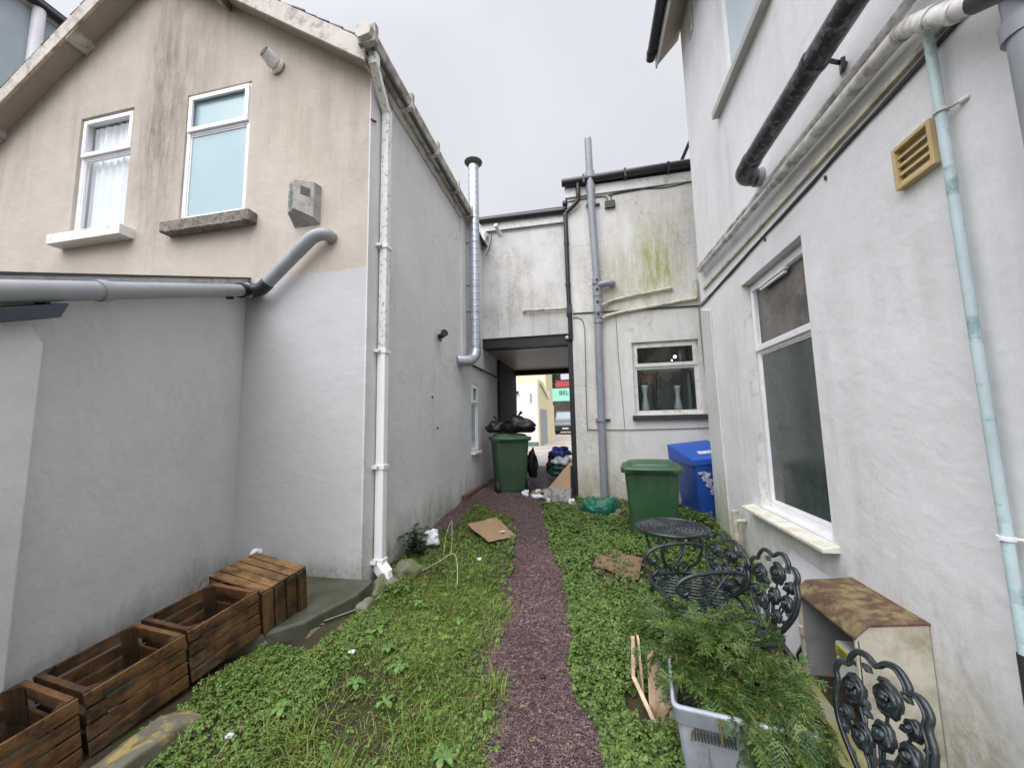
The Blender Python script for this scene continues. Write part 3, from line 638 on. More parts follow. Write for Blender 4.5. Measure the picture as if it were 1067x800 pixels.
# downpipe with swan neck
d = MB(); px, py = -1.655, 2.80
d.beam((px + .04, 2.52, 3.09), (px + .04, 2.52, 2.98), .07, .07, (1, 0, 0)); d.beam((px + .04, 2.50, 3.02), (px, py, 2.80), .065, .065); d.beam((px, py, 2.83), (px, py, .62), .066, .066, (1, 0, 0))
obj('downpipe', d, m_dirtypipe, H, bevel=.006, label='old stained upper length of white downpipe')
d = MB(); d.beam((px, py, .64), (px, py, -1.14), .07, .07, (1, 0, 0)); obj('downpipe', d, m_whitepipe, H, bevel=.006, label='clean newer lower length of white downpipe')
for z in (1.52, .60, -.35, -1.08):
    b = MB(); b.bx(px - .045, px + .045, py - .042, py + .042, z, z + .035); b.bx(-1.70, px, py - .075, py - .045, z + .005, z + .03); b.bx(px - .05, px + .0, py - .06, py - .04, z + .005, z + .03); obj('pipe_clip', b, m_clip, H, bevel=.003)
b = MB(); b.beam((px - .005, py, -1.10), (px + .085, py - .045, -1.155), .085, .085); b.beam((px + .07, py - .04, -1.13), (px + .10, py - .055, -1.23), .075, .075, (1, 0, 0)); obj('drain_shoe', b, m_whitepipe, H, bevel=.008)
# flue, cowl outlets, alarm, wall bits
fl = MB(); fx = -1.55
fl.tube(smooth_path([(fx, 5.12, 3.95), (fx, 5.12, 1.25), (fx, 5.10, 1.05), (fx - .01, 5.02, .93), (-1.60, 4.90, .88), (-1.72, 4.76, .86)], 5), .078, 20)
for z in (2.72, 2.05, 1.65): fl.tube([(fx, 5.12, z - .012), (fx, 5.12, z + .012)], .083, 20)
F = obj('flue', fl, m_flue, H)
fl = MB(); fl.lathe([(.078, 0), (.10, .02), (.135, .055), (.14, .065), (.10, .075), (.07, .08), (.065, .0)], 24, Matrix.Translation((fx, 5.12, 3.95))); obj('flue_cowl', fl, simple('dull_flue_cowl', (.10, .115, .11), .5, .2, metal=.5), F)
for z in (2.72, 2.05, 1.65):
    b = MB(); b.beam((-1.70, 5.12, z), (fx - .07, 5.12, z), .012, .012); obj('flue_bracket', b, m_slot, F)
b = MB(); b.tube([(-2.655, 2.66, 3.305), (-2.675, 2.56, 3.335), (-2.695, 2.50, 3.355)], .058, 18, cap=False); b.tube([(-2.657, 2.62, 3.305), (-2.662, 2.60, 3.31)], .072, 18); b.tube([(-2.667, 2.59, 3.315), (-2.680, 2.55, 3.335)], .064, 18); v = obj('boiler_vent', b, m_dirtypipe, H)
b = MB(); b.tube([(-2.697, 2.494, 3.357), (-2.69, 2.52, 3.35)], .048, 16); obj('vent_mouth', b, m_slot, v)
al = MB(); ax0, ax1, az0, az1 = -2.41, -2.155, 1.715, 2.06
al.add([(ax0, 2.62, az0 + .0), (ax1, 2.62, az0), (ax1, 2.62, az1), (ax0, 2.62, az1), (ax0 + .015, 2.52, az0 + .08), (ax0 + .10, 2.485, az0 + .09), (ax1 - .015, 2.55, az0 + .03), (ax0 + .015, 2.52, az1), (ax0 + .10, 2.485, az1 + .003), (ax1 - .015, 2.55, az1)],
       [(0, 1, 2, 3), (0, 4, 7, 3), (4, 5, 8, 7), (5, 6, 9, 8), (6, 1, 2, 9), (3, 7, 8, 9, 2), (0, 1, 6, 5, 4)])
A = obj('alarm_box', al, m_alarm, H, bevel=.004)
n_ = Vector((.085, -.035, 0)).cross(Vector((0, 0, 1))).normalized(); n_ = Vector((-.38, -.92, 0)).normalized()
pr = MB(); base = Vector((ax0 + .022, 2.515, 0)); du = Vector((.078, -.032, 0))
pr.tube([base + du * (.5 + .24 * math.cos(t)) + Vector((0, 0, az1 - .045 + .020 * math.sin(t))) + n_ * .001 for t in [i * PI / 6 for i in range(12)]], .0022, 5, closed=True)
for k, (a, bb) in enumerate(((.15, .8), (.1, .95), (.05, .9), (.3, .7), (.1, .9), (.05, .98), (.15, .85), (.3, .75))):
    z = az1 - .085 - k * .022; q = a
    while q < bb:
        e = min(bb, q + random.uniform(.08, .2)); p0, p1 = base + du * q + Vector((0, 0, z)), base + du * e + Vector((0, 0, z)); pr.beam(p0, p1, .003, .011, (0, 0, 1)); q = e + .05
obj('warning_text', pr, m_print, A)
pr = MB(); c0 = Vector((ax0 + .10, 2.485, 0)); dv = Vector((.155, .065, 0))
for k in range(4): pr.beam(c0 + dv * .3 + Vector((0, -.002, az1 - .055 - k * .019)), c0 + dv * .75 + Vector((0, -.002, az1 - .075 - k * .019)), .004, .006)
obj('siren_slot', pr, m_slot, A)
b = MB(); b.tube([(-1.70, 4.10, 1.05), (-1.65, 4.09, 1.05)], .03, 12); b.tube([(-1.65, 4.09, 1.05), (-1.59, 4.02, 1.07)], [.03, .045], 12); b.beam((-1.67, 4.1, 1.0), (-1.64, 4.0, .99), .03, .03); obj('security_light', b, m_blackpvc, H)
b = MB(); b.tube(smooth_path([(-2.60, 2.61, -.98), (-2.60, 2.555, -.97), (-2.60, 2.55, -1.13)], 5), .022, 12); b.tube([(-2.60, 2.615, -.98), (-2.60, 2.59, -.98)], .027, 12); obj('waste_pipe_stub', b, m_whitepipe, H, label='short white waste pipe bending down at the foot of the wall')
b = MB(); b.beam((-1.69, 4.86, .905), (-1.668, 7.1, .885), .02, .022); obj('ledge_shadow_strip', b, m_slot, H)  # thin dark strip added to draw the shadow line under the wall step
# crack-like cable on the side wall
b = MB(); b.tube([(-1.695, 2.62, 2.60), (-1.69, 2.68, 2.63)], .010, 6); obj('iron_hook', b, m_rust, H)
for (y, z) in ((4.05, -.05), (3.9, .3)): b = MB(); b.bx(-1.70, -1.69, y, y + .03, z, z + .02); obj('wall_fixing', b, m_slot, H)
# ------------------------------------------------------------------ lean-to with its sloping verge
L0, L1 = Vector((-2.87, 2.62, 0)), Vector((-2.28, .65, 0)); ld = (L1 - L0).normalized(); ln = Vector((-ld.y, ld.x, 0)); LL = (L1 - L0).length
if ln.x < 0: ln = -ln
ztop = lambda s: 1.17 - .395 * s
T = thing('lean_to', 'low grey rendered lean-to with a sloping edge against the cream gabled house', 'lean-to', (-3.2, 1.7, -1.2))
b = MB(); b.prism([(0, -1.4), (LL, -1.4), (LL, ztop(LL)), (0, ztop(0))], L0, ld, (0, 0, 1), -ln, .0, .22); obj('side_wall', b, m_greysmooth, T)
b = MB(); b.prism([(0, ztop(0)), (LL, ztop(LL)), (LL, ztop(LL) + .145), (0, ztop(0) + .135)], L0, ld, (0, 0, 1), ln, -.2, .016); obj('fascia', b, m_upvc_old, T, bevel=.003)
b = MB(); b.prism([(0.0, ztop(0) + .135), (LL, ztop(LL) + .145), (LL, ztop(LL) + .160), (0.0, ztop(0) + .150)], L0, ld, (0, 0, 1), ln, -3.2, .035); obj('roof', b, m_slate, T)
b = MB(); b.prism([(1.50, ztop(1.50) - .055), (LL, ztop(LL) - .055), (LL, ztop(LL) + .01), (1.47, ztop(1.47) + .01)], L0, ld, (0, 0, 1), ln, .018, .11); obj('lead_flashing', b, m_lead, T, bevel=.006)
for s in (.28, 1.52): b = MB(); c = L0 + ld * s + Vector((0, 0, ztop(s) + .03)) + ln * .02; b.prism([(-.008, -.06), (.008, -.06), (.008, .06), (-.008, .06)], c, ld, (0, 0, 1), ln, 0, .05); obj('pipe_bracket', b, m_slot, T)
pa = lambda s, o=.075: L0 + ld * s + ln * o + Vector((0, 0, 1.205 - .372 * s))
b = MB(); b.tube([pa(.12), pa(2.6)], .048, 18); clip_ring(b, pa(1.30), pa(1) - pa(0), .056, .05)
b.tube([Vector((-2.57, 2.515, 1.185)), Vector((-2.26, 2.52, 1.455))], .048, 18)
b.tube(smooth_path([(-2.30, 2.52, 1.42), (-2.22, 2.52, 1.49), (-2.14, 2.525, 1.555), (-2.07, 2.545, 1.58), (-2.04, 2.58, 1.58), (-2.04, 2.66, 1.58)], 5), .051, 18)
S = obj('soil_pipe', b, m_greypvc, T, label='grey soil pipe running along the lean-to edge and up into the house wall')
b = MB(); e0 = pa(.10); b.tube([pa(.22), pa(.02)], .055, 18); b.tube(smooth_path([pa(.10), pa(0.0), Vector((-2.70, 2.53, 1.16)), Vector((-2.62, 2.515, 1.15)), Vector((-2.55, 2.515, 1.20))], 4), .052, 18); clip_ring(b, pa(.2), pa(1) - pa(0), .06, .03); clip_ring(b, pa(.05), pa(1) - pa(0), .06, .03)
obj('pipe_elbow', b, m_blackpvc, S)
b = MB(); clip_ring(b, pa(.125), pa(1) - pa(0), .059, .03); obj('pipe_band', b, m_clip, S)
# pillar at the end of the lean-to wall
b = MB(); pz = [(-.0, -1.4), (.0, .42), (-.07, .57), (-.62, .57), (-.62, -1.4)]
b = MB(); c = L0 + ld * 1.42
b.prism([(0, -1.4), (1.2, -1.4), (1.2, .12), (.42, .42), (.02, .36), (0, .33)], c + ln * .05, ld, (0, 0, 1), -ln, 0, .3)
b = MB(); q0 = c + ld * .085 + ln * .06; 
lo = [q0, q0 + ld * 1.0, q0 + ld * 1.0 - ln * .4, q0 - ln * .4]
vs = [Vector((p.x, p.y, -1.4)) for p in lo] + [Vector((p.x, p.y, z)) for p, z in zip(lo, (.40, .12, .12, .40))] + [Vector((p.x, p.y, z)) for p, z in zip([q0 + ld * .05 - ln * .05, q0 + ld * 1.0 - ln * .05, q0 + ld - ln * .4, q0 + ld * .05 - ln * .4], (.53, .22, .22, .53))]
b.add(vs, [(0, 1, 5, 4), (1, 2, 6, 5), (2, 3, 7, 6), (3, 0, 4, 7), (4, 5, 9, 8), (5, 6, 10, 9), (6, 7, 11, 10), (7, 4, 8, 11), (8, 9, 10, 11), (0, 3, 2, 1)])
obj('masonry_pier', b, m_pillar, label='pale grey rendered pier with a sloping top at the near end of the lean-to wall', cat='pier', bevel=.012)
# ------------------------------------------------------------------ far left neighbour
Nn = thing('neighbouring_house', 'blue-grey rendered house with a white downpipe seen past the left gable slope', 'house', (-9.2, 6, -1.2))
b = MB(); b.bx(-11.5, -8.6, 3.0, 12, -1.3, 7.0); obj('wall', b, m_bluegrey, Nn)
b = MB(); b.add([(-8.45, 2.8, 6.98), (-8.45, 12.2, 6.98), (-8.45, 2.8, 7.06), (-8.45, 12.2, 7.06), (-11.6, 2.8, 8.8), (-11.6, 12.2, 8.8), (-11.6, 2.8, 8.7), (-11.6, 12.2, 8.7)], [(0, 1, 3, 2), (2, 3, 5, 4), (4, 5, 7, 6), (6, 7, 1, 0), (0, 2, 4, 6), (1, 7, 5, 3)]); obj('roof', b, m_slate, Nn)
b = MB(); b.bx(-8.6, -8.55, 3, 12, 6.86, 7.0); obj('fascia', b, m_timber, Nn)
b = MB(); b.tube([(-8.48, 2.9, 6.96), (-8.48, 12, 6.96)], .06, 10); obj('gutter', b, m_blackpvc, Nn)
b = MB(); b.tube([(-8.53, 3.79, 6.94), (-8.53, 3.79, -1.0)], .075, 12); obj('downpipe', b, m_whitepipe, Nn)
# ------------------------------------------------------------------ bridge over the passage
B = thing('passage_building', 'stained white upper storey bridging the dark passage beside the steel flue', 'building', (-.95, 7.4, -1.1))
b = MB(); b.bx(-1.698, -.188, 6.03, 6.28, 1.42, 3.36); obj('wall', b, m_bridge, B)
b = MB(); b.bx(-1.69, -.19, 8.7, 8.9, 1.3, 3.3); obj('rear_wall', b, m_bridge, B)
b = MB(); b.bx(-1.70, -.17, 5.975, 6.20, 1.275, 1.425); b.bx(-1.70, -.17, 5.955, 6.02, 1.262, 1.285); b.bx(-1.70, -.17, 5.955, 6.02, 1.41, 1.428); obj('lintel_beam', b, m_beam, B, bevel=.003)
b = MB()
for i in range(27): b.bx(-1.66, -.2, 6.2 + i * .1, 6.2 + i * .1 + .096, 1.262, 1.30)
b.bx(-1.69, -.19, 6.2, 8.9, 1.266, 1.36); obj('ceiling', b, m_ceil, B)
b = MB(); b.bx(-1.70, -.17, 8.80, 8.93, 1.15, 1.30); obj('rear_lintel', b, m_beam, B)
b = MB(); b.bx(-1.95, -1.655, 7.102, 8.9, -1.2, 1.262); obj('passage_wall', b, m_unlitwall, B)
b = MB(); b.bx(-.188, 0.1, 6.16, 8.9, -1.2, 1.262); obj('passage_wall', b, m_unlitwall, B)
b = MB(); b.bx(-.245, -.145, 5.915, 6.0, -1.22, 1.28); obj('gate_post', b, m_beam, B, bevel=.003)
b = MB(); b.bx(-1.70, -.14, 5.99, 6.026, 3.36, 3.50); obj('fascia', b, m_upvc_old, B, bevel=.003)
b = MB(); b.bx(-1.72, -.14, 5.93, 9.0, 3.555, 3.60); b.bx(-1.70, -.14, 6.0, 9.0, 3.50, 3.555); obj('roof', b, m_slate, B)
b = MB(); b.tube([(-1.70, 5.955, 3.545), (-.20, 5.955, 3.535)], .052, 12); obj('gutter', b, m_blackpvc, B)
b = MB(); b.tube([(-1.60, 6.03, 3.30), (-1.60, 5.90, 3.25)], .05, 14); b.tube([(-1.61, 5.90, 3.29), (-1.62, 5.88, 3.12)], .045, 12); obj('wall_outlet', b, m_dirtypipe, B)
b = MB(); b.tube([(-1.34, 6.05, 3.28), (-1.39, 5.85, 3.38)], .035, 14); obj('wall_outlet', b, m_dirtypipe, B)
b = MB(); b.tube(smooth_path([(-1.66, 5.99, 3.33), (-1.50, 5.99, 3.34), (-1.52, 5.98, 3.1), (-1.6, 5.98, 2.9)], 5), .008, 6); b.tube([(-1.66, 6.0, 3.345), (-.19, 6.0, 3.34)], .007, 6); obj('cable', b, m_cable, B)
b = MB(); b.tube([(-.95, 6.01, 1.87), (-.92, 5.985, 1.87), (-.20, 5.985, 1.855)], .022, 12); b.tube([(-.96, 6.03, 1.87), (-.94, 5.99, 1.86)], .03, 12); obj('waste_pipe', b, m_creampipe, B)
b = MB(); b.lathe([(.0, 0), (.03, 0), (.034, .02), (.03, .03), (0, .035)], 14, Matrix.Translation((-.245, 5.952, 1.352)) @ Matrix.Rotation(PI / 2, 4, 'X')); b2 = obj('passage_lamp', b, simple('lamp_lens', (.6, .6, .6), .2, .05), B)
b = MB(); b.tube([(-.245, 5.955, 1.352), (-.245, 5.935, 1.352)], .042, 14, cap=False); obj('lamp_rim', b, m_blackpvc, b2)
# ------------------------------------------------------------------ rear extension with soil pipe
E = thing('rear_extension', 'weathered white rendered block with a grey soil pipe and one window beside the passage', 'building', (1.1, 7, -1.2))
b = MB(); b.bx(-.165, 2.8, 5.9, 6.16, -1.5, 3.80); b.bx(-.165, .1, 6.165, 8.9, 1.3, 3.8)
WX0, WX1, WZ0, WZ1 = .735, 1.70, .075, 1.20
obj('wall', b, m_backw, E, holes=[(WX0, WX1, 5.7, 6.4, WZ0, WZ1)])
w = window(E, (WX0, 5.9, WZ0), (1, 0, 0), (0, -1, 0), WX1 - WX0, WZ1 - WZ0, .74, (m_glass, m_darkglass), fr=.055, rec=.06, mat=m_upvc_old)
s = MB(); s.bx(WX0 - .04, WX1 + .07, 5.83, 5.96, .0, .072); obj('stone_sill', s, simple('dark_mossy_sill', (.05, .045, .035), .9, .3, 14, .6, 60, dirt=(.12, .11, .05)), w, bevel=.006)
room(E, (WX0, 5.9, WZ0), (1, 0, 0), (0, -1, 0), WX1 - WX0, WZ1 - WZ0, .8)
b = MB(); b.bx(WX0, WX1, 5.98, 6.19, .06, .10); obj('inner_sill', b, m_vasedk, w)
b = MB(); b.bx(WX0 - .1, WX1 + .1, 6.75, 6.78, .1, .82); b.bx(1.56, 1.60, 6.1, 6.5, .1, 1.15); obj('inner_partition', b, simple('dim_partition', (.10, .115, .115), .8), E)
b = MB(); b.lathe([(0, -.022), (.017, -.014), (.022, 0), (.017, .014), (0, .022)], 12, Matrix.Translation((1.49, 6.50, 1.04))); obj('ceiling_lamp', b, m_lamp, E)
b = MB(); b.lathe([(0, -.012), (.01, 0), (0, .012)], 10, Matrix.Translation((1.44, 6.50, .985))); obj('ceiling_lamp', b, m_lamp, E)
vp = [(.0, 0), (.035, 0), (.05, .08), (.03, .2), (.022, .28), (.035, .40), (.042, .44), (.036, .44)]
for x, k, m, lab, lc in ((.92, 1.0, m_vase, 'tall pale vase in the window, leftmost of the three', 1), (1.13, 1.3, m_vasedk, 'tall dark vase standing between two pale ones in the window', 1.2), (1.40, .95, m_vase, 'slim pale vase at the right of the window display', 1)):
    b = MB(); b.lathe([(r * 1.25, z * k) for r, z in vp], 18, Matrix.Translation((x, 6.09, .102))); obj('vase', b, m, label=lab, cat='vase', group='vases on the inner windowsill')
V = []; F = []
for i in range(900):
    c = Vector((random.gauss(.96, .16), random.gauss(6.13, .02), random.gauss(.68, .055))); d = Vector((random.gauss(0, 1), random.gauss(0, 1), random.gauss(0, 1))).normalized() * random.uniform(.008, .018); e = d.orthogonal().normalized() * .007
    k = len(V); V += [c - d, c + e, c + d, c - e]; F.append((k, k + 1, k + 2, k + 3))
fast('tree_reflection_flakes', V, F, m_treereflect, label='pale brown flakes standing for a tree reflection in the left of the rear window', cat='reflection')  # added behind the pane to stand for a tree reflected in the glass
b = MB(); b.bx(-.20, 2.8, 5.862, 5.898, 3.70, 3.86); obj('fascia', b, m_upvc_old, E, bevel=.003)
b = MB(); b.bx(-.20, 2.8, 5.87, 9.0, 3.955, 4.0); b.bx(-.165, 2.8, 6.17, 9.0, 3.81, 3.95); obj('roof', b, m_slate, E)
b = MB(); b.tube([(-.24, 5.80, 3.925), (1.95, 5.80, 3.955)], .062, 12)
for x in (.1, .75, 1.4): b.bx(x, x + .03, 5.735, 5.87, 3.85, 3.99)
obj('gutter', b, m_blackpvc, E)
b = MB(); b.tube(smooth_path([(.02, 5.80, 3.90), (.02, 5.80, 3.70), (.01, 5.82, 3.60), (-.10, 5.84, 3.50), (-.19, 5.85, 3.42), (-.20, 5.85, 3.30), (-.20, 5.86, 2.2), (-.19, 5.86, 1.6), (-.19, 5.87, 1.3)], 5), .036, 12)
for z in (3.6, 2.9, 2.2, 1.7): clip_ring(b, (-.2, 5.855, z), (0, 0, 1), .044, .05)
b.bx(-.235, -.15, 5.82, 5.88, 1.72, 1.86); obj('rainwater_pipe', b, m_blackpvc, E)
b = MB(); b.tube([(.215, 5.80, 4.62), (.22, 5.80, 3.5), (.255, 5.82, 2.2), (.235, 5.82, 1.0), (.22, 5.82, -1.22)], .058, 20); 
b.lathe([(.058, 0), (.05, .03), (.02, .05), (0, .05)], 16, Matrix.Translation((.215, 5.80, 4.62)))
for z, r, hh in ((3.98, .075, .16), (3.78, .07, .12), (3.52, .072, .06), (2.20, .072, .10), (1.98, .072, .06), (1.72, .072, .06), (1.55, .07, .05), (.02, .07, .05)): clip_ring(b, (.22 + (.03 if z < 2.6 and z > 1 else 0), 5.815, z), (0, 0, 1), r, hh)
b.tube([(.25, 5.82, 2.1), (.25, 5.82, 1.6)], .066, 20)
b.tube(smooth_path([(.25, 5.80, 2.13), (.40, 5.80, 2.15), (.48, 5.81, 2.15), (.49, 5.85, 2.15), (.49, 5.92, 2.15)], 5), .052, 16)
sp = obj('soil_pipe', b, m_greypvc, E)
b = MB()
for z in (2.2, 2.05, 1.85, 1.65): b.tube([(.25, 5.74, z), (.25, 5.765, z)], .022, 10)
b.bx(.14, .36, 5.86, 5.89, 3.50, 3.53); b.bx(.14, .36, 5.86, 5.89, .0, .03); obj('access_cap', b, m_slot, sp)
b = MB(); b.tube(smooth_path([(.30, 5.82, 1.80), (.42, 5.85, 1.86), (.55, 5.865, 1.90), (1.31, 5.865, 2.00), (1.33, 5.90, 2.00)], 4), .024, 12); b.tube([(1.33, 5.86, 2.0), (1.33, 5.9, 2.0)], .034, 12)
b.tube(smooth_path([(.30, 5.82, 1.60), (.45, 5.86, 1.66), (.7, 5.865, 1.70), (1.60, 5.865, 1.80), (1.70, 5.865, 1.82), (1.71, 5.865, 1.90), (1.71, 5.865, 2.10)], 4), .026, 12)
obj('waste_pipe', b, m_creampipe, E, label='pair of algae-stained cream waste pipes joining the soil pipe')
b = MB(); b.bx(.44, .60, 5.85, 5.9, 3.43, 3.55); obj('junction_box', b, m_blackpvc, E, bevel=.004)
b = MB(); b.tube(smooth_path([(-.16, 5.89, 3.64), (.3, 5.89, 3.66), (.47, 5.88, 3.63), (.48, 5.87, 3.55)], 4), .008, 6); b.tube(smooth_path([(.56, 5.87, 3.55), (.56, 5.88, 3.66), (.9, 5.89, 3.70), (1.4, 5.89, 3.66), (1.9, 5.89, 3.72)], 5), .007, 6); b.tube([(.5, 5.89, 3.66), (1.9, 5.89, 3.73)], .008, 6); obj('cable', b, m_cable, E)
b = MB(); b.tube([(-.14, 5.885, 1.73), (.19, 5.885, 1.725), (.3, 5.885, 1.72), (1.9, 5.885, 1.70)], .011, 6); obj('wall_cable', b, m_cable, E)
b = MB(); b.tube(smooth_path([(-.14, 5.89, 1.66), (-.06, 5.89, 1.66), (0.02, 5.89, 1.56), (.03, 5.89, 1.2), (.01, 5.89, -.02), (.05, 5.89, -.12), (.2, 5.89, -.13), (.75, 5.89, -.14), (1.75, 5.89, -.13)], 6), .008, 6); b.tube([(.52, 5.892, 1.68), (.53, 5.892, 1.0), (.57, 5.892, -.12)], .005, 5); b.tube(smooth_path([(1.74, 5.89, 1.7), (1.745, 5.89, 1.0), (1.80, 5.89, .1), (1.79, 5.87, .02)], 4), .012, 6); obj('wall_cable', b, m_greycable, E)
b = MB(); b.beam((1.62, 6.02, 4.02), (2.05, 6.02, 4.95), .05, .10, (0, 1, 0)); obj('upper_verge', b, m_blackpvc, E)

# ------------------------------------------------------------------ right house
Rr = thing('white_house', 'tall white rendered house on the right with pipes, louvre vent and a dark window', 'house', (2.5, 1.5, -1.5))
b = MB(); b.prism([(-2.5, -1.8), (5.08, -1.8), (5.08, 5.53), (-2.5, 5.53)], (1.53, 0, 0), (0, 1, 0), (0, 0, 1), (1, 0, 0), 0, .28); b.bx(1.8, 6, 4.8, 5.08, -1.8, 5.53)
RW = (2.83, 3.86, -.80, 1.275); UW = (2.96, 3.86, 3.28, 4.75)
obj('wall', b, m_white, Rr, holes=[(1.3, 2.2, RW[0], RW[1], RW[2], RW[3]), (1.3, 2.2, UW[0], UW[1], UW[2], UW[3])])
b = MB(); b.add([(1.53, y, z) for y, z in ()], [])
b.prism([(4.60, -1.6), (5.078, -1.6), (5.078, 1.42), (4.72, 1.30)], (1.51, 0, 0), (0, 1, 0), (0, 0, 1), (1, 0, 0), 0, .02); obj('corner_band', b, m_edge, Rr, bevel=.008)
w = window(Rr, (1.53, RW[1], RW[2]), (0, -1, 0), (-1, 0, 0), RW[1] - RW[0], RW[3] - RW[2], 1.415, (m_obsc, m_brownpane), fr=.055, rec=.085)
s = MB(); s.add([(x, y, z) for y in (RW[0] - .06, 4.02) for x, z in ((1.43, -.86), (1.43, -.835), (1.62, -.80), (1.62, -.86))], [(0, 1, 2, 3), (7, 6, 5, 4), (0, 4, 5, 1), (1, 5, 6, 2), (2, 6, 7, 3), (3, 7, 4, 0)])
obj('sill', s, simple('algae_stained_sill', (.74, .73, .66), .5, .05, 4, .08, 40, dirt=(.42, .38, .12), ds=7, damt=.7, dth=(.4, .65), world=True), w, bevel=.004)
b = MB(); b.bx(1.585, 1.61, 3.20, 3.62, 1.14, 1.165); b.bx(1.575, 1.612, 3.18, 3.64, 1.166, 1.18); obj('trickle_vent', b, m_upvc, w, bevel=.003)
b = MB(); b.bx(1.531, 1.60, 3.845, 3.858, -.80, 1.27); obj('rusty_reveal_edge', b, m_upvc_old, w)
w = window(Rr, (1.53, UW[1], UW[2]), (0, -1, 0), (-1, 0, 0), UW[1] - UW[0], UW[3] - UW[2], 0, (m_frost2,), fr=.055, rec=.05)
s = MB(); s.bx(1.46, 1.60, UW[0] - .12, 4.03, 3.20, 3.278); obj('sill', s, simple('grey_painted_sill', (.42, .41, .38), .6, .1, world=True), w, bevel=.004)
b = MB(); b.add([(x, y, z) for y in (-2.5, 5.25) for x, z in ((1.54, 5.50), (1.24, 5.17), (1.24, 5.20), (1.54, 5.56))], [(0, 1, 2, 3), (7, 6, 5, 4), (0, 4, 5, 1), (1, 5, 6, 2), (2, 6, 7, 3), (3, 7, 4, 0)]); obj('soffit', b, m_soffit, Rr)
b = MB(); b.bx(1.21, 1.236, -2.5, 5.26, 5.13, 5.37); obj('fascia', b, m_upvc_old, Rr, bevel=.003)
b = MB(); b.tube([(1.14, -2.5, 5.26), (1.14, 5.22, 5.26)], .062, 14); b.tube([(1.14, 5.10, 5.26), (1.14, 5.14, 5.26)], .07, 14); obj('gutter', b, m_blackpvc, Rr)
b = MB(); b.add([(x, y, z) for y in (-2.5, 5.3) for x, z in ((1.10, 5.33), (1.10, 5.37), (3.6, 7.9), (3.6, 7.8))], [(0, 1, 2, 3), (7, 6, 5, 4), (0, 4, 5, 1), (1, 5, 6, 2), (2, 6, 7, 3), (3, 7, 4, 0)]); obj('roof', b, m_slate, Rr)
b = MB(); b.tube([(1.35, .4, 2.0), (1.35, 3.05, 2.0)], .067, 20); b.tube(smooth_path([(1.35, 3.05, 2.0), (1.355, 3.16, 2.0), (1.40, 3.23, 2.0), (1.47, 3.26, 2.01), (1.55, 3.27, 2.01)], 5), .066, 20); clip_ring(b, (1.35, 2.20, 2.0), (0, 1, 0), .074, .03); clip_ring(b, (1.35, 3.02, 2.0), (0, 1, 0), .072, .05)
sp = obj('soil_pipe', b, m_soil, Rr)
b = MB(); b.tube([(1.475, 3.265, 2.01), (1.525, 3.27, 2.01)], .075, 20); obj('pipe_collar', b, m_greypvc, sp)
b = MB(); b.tube([(1.40, 2.20, 2.0), (1.53, 2.24, 1.985)], .012, 8); b.beam((1.49, 2.20, 1.97), (1.53, 2.28, 1.99), .02, .05); obj('pipe_bracket', b, m_soil, sp)
def rp(y, z, x): return (x, y, z)
b = MB(); b.tube([rp(4.98, 1.93, 1.50), rp(4.93, 1.93, 1.49), rp(3.2, 1.85, 1.485), rp(.3, 1.80, 1.485)], .024, 12); b.tube([rp(3.1, 1.85, 1.485), rp(3.05, 1.85, 1.485)], .03, 12); obj('waste_pipe', b, m_whitewaste, Rr, label='upper thin dirty white pipe along the wall')
b = MB(); b.tube([rp(4.86, 1.86, 1.50), rp(4.84, 1.85, 1.47), rp(2.9, 1.755, 1.462), rp(1.9, 1.72, 1.462)], .027, 14)
b.tube([rp(2.88, 1.755, 1.462), rp(2.0, 1.72, 1.462)], .038, 16); b.tube(smooth_path([rp(2.05, 1.72, 1.462), rp(1.90, 1.715, 1.46), rp(1.80, 1.70, 1.455), rp(1.72, 1.655, 1.44), rp(1.66, 1.60, 1.43)], 5), .038, 16)
b.tube([rp(1.67, 1.605, 1.43), rp(1.46, 1.452, 1.42)], .038, 16)
for y in (3.9, 2.92): b.tube([rp(y, 1.755 + (y - 2.9) * .049, 1.465), rp(y - .05, 1.755 + (y - 2.9) * .049, 1.465)], .036, 14)
b.tube([rp(1.80, 1.70, 1.455), rp(1.78, 1.692, 1.452)], .043, 16); b.tube([rp(1.65, 1.595, 1.43), rp(1.625, 1.575, 1.428)], .044, 16); b.tube([rp(1.55, 1.51, 1.424), rp(1.53, 1.495, 1.423)], .043, 16)
wp = obj('waste_pipe', b, m_whitewaste, Rr, label='thicker dirty white waste pipe turning out from the wall')
b = MB(); b.tube([rp(1.465, 1.456, 1.42), rp(1.3, 1.35, 1.41)], .043, 16); obj('pipe_socket', b, m_blackpvc, wp)
b = MB(); b.bx(1.485, 1.528, .2, 4.75, 1.60, 1.645, Matrix.Shear('XY', 4, (0, 0)))
b = MB(); b.beam((1.515, 4.9, 1.63), (1.515, .3, 1.585), .022, .026); obj('wall_trunking', b, m_creampipe, Rr, label='dirty square trunking below the waste pipes')
b = MB(); pts = [(1.522, 5.05 - i * .2, 1.455 + .006 * i + random.uniform(-.006, .006)) for i in range(24)]; b.tube(pts, .010, 6); pts = [(1.518, 5.05 - i * .25, 1.475 + .006 * i + random.uniform(-.01, .01)) for i in range(19)]; b.tube(pts, .006, 6)
for y in (4.4, 3.3, 2.5): b.bx(1.516, 1.53, y, y + .008, 1.462, 1.49)
obj('wall_cable', b, m_cable, Rr)
b = MB(); b.tube([(1.485, 1.725, 1.64), (1.485, 1.722, -.865)], .0175, 12); cp = obj('painted_pipe', b, m_copper, Rr, label='flaking light blue painted vertical pipe')
b = MB(); b.tube([(1.485, 1.722, -.85), (1.485, 1.722, -1.6)], .021, 12); obj('pipe_lagging', b, m_slot, cp)
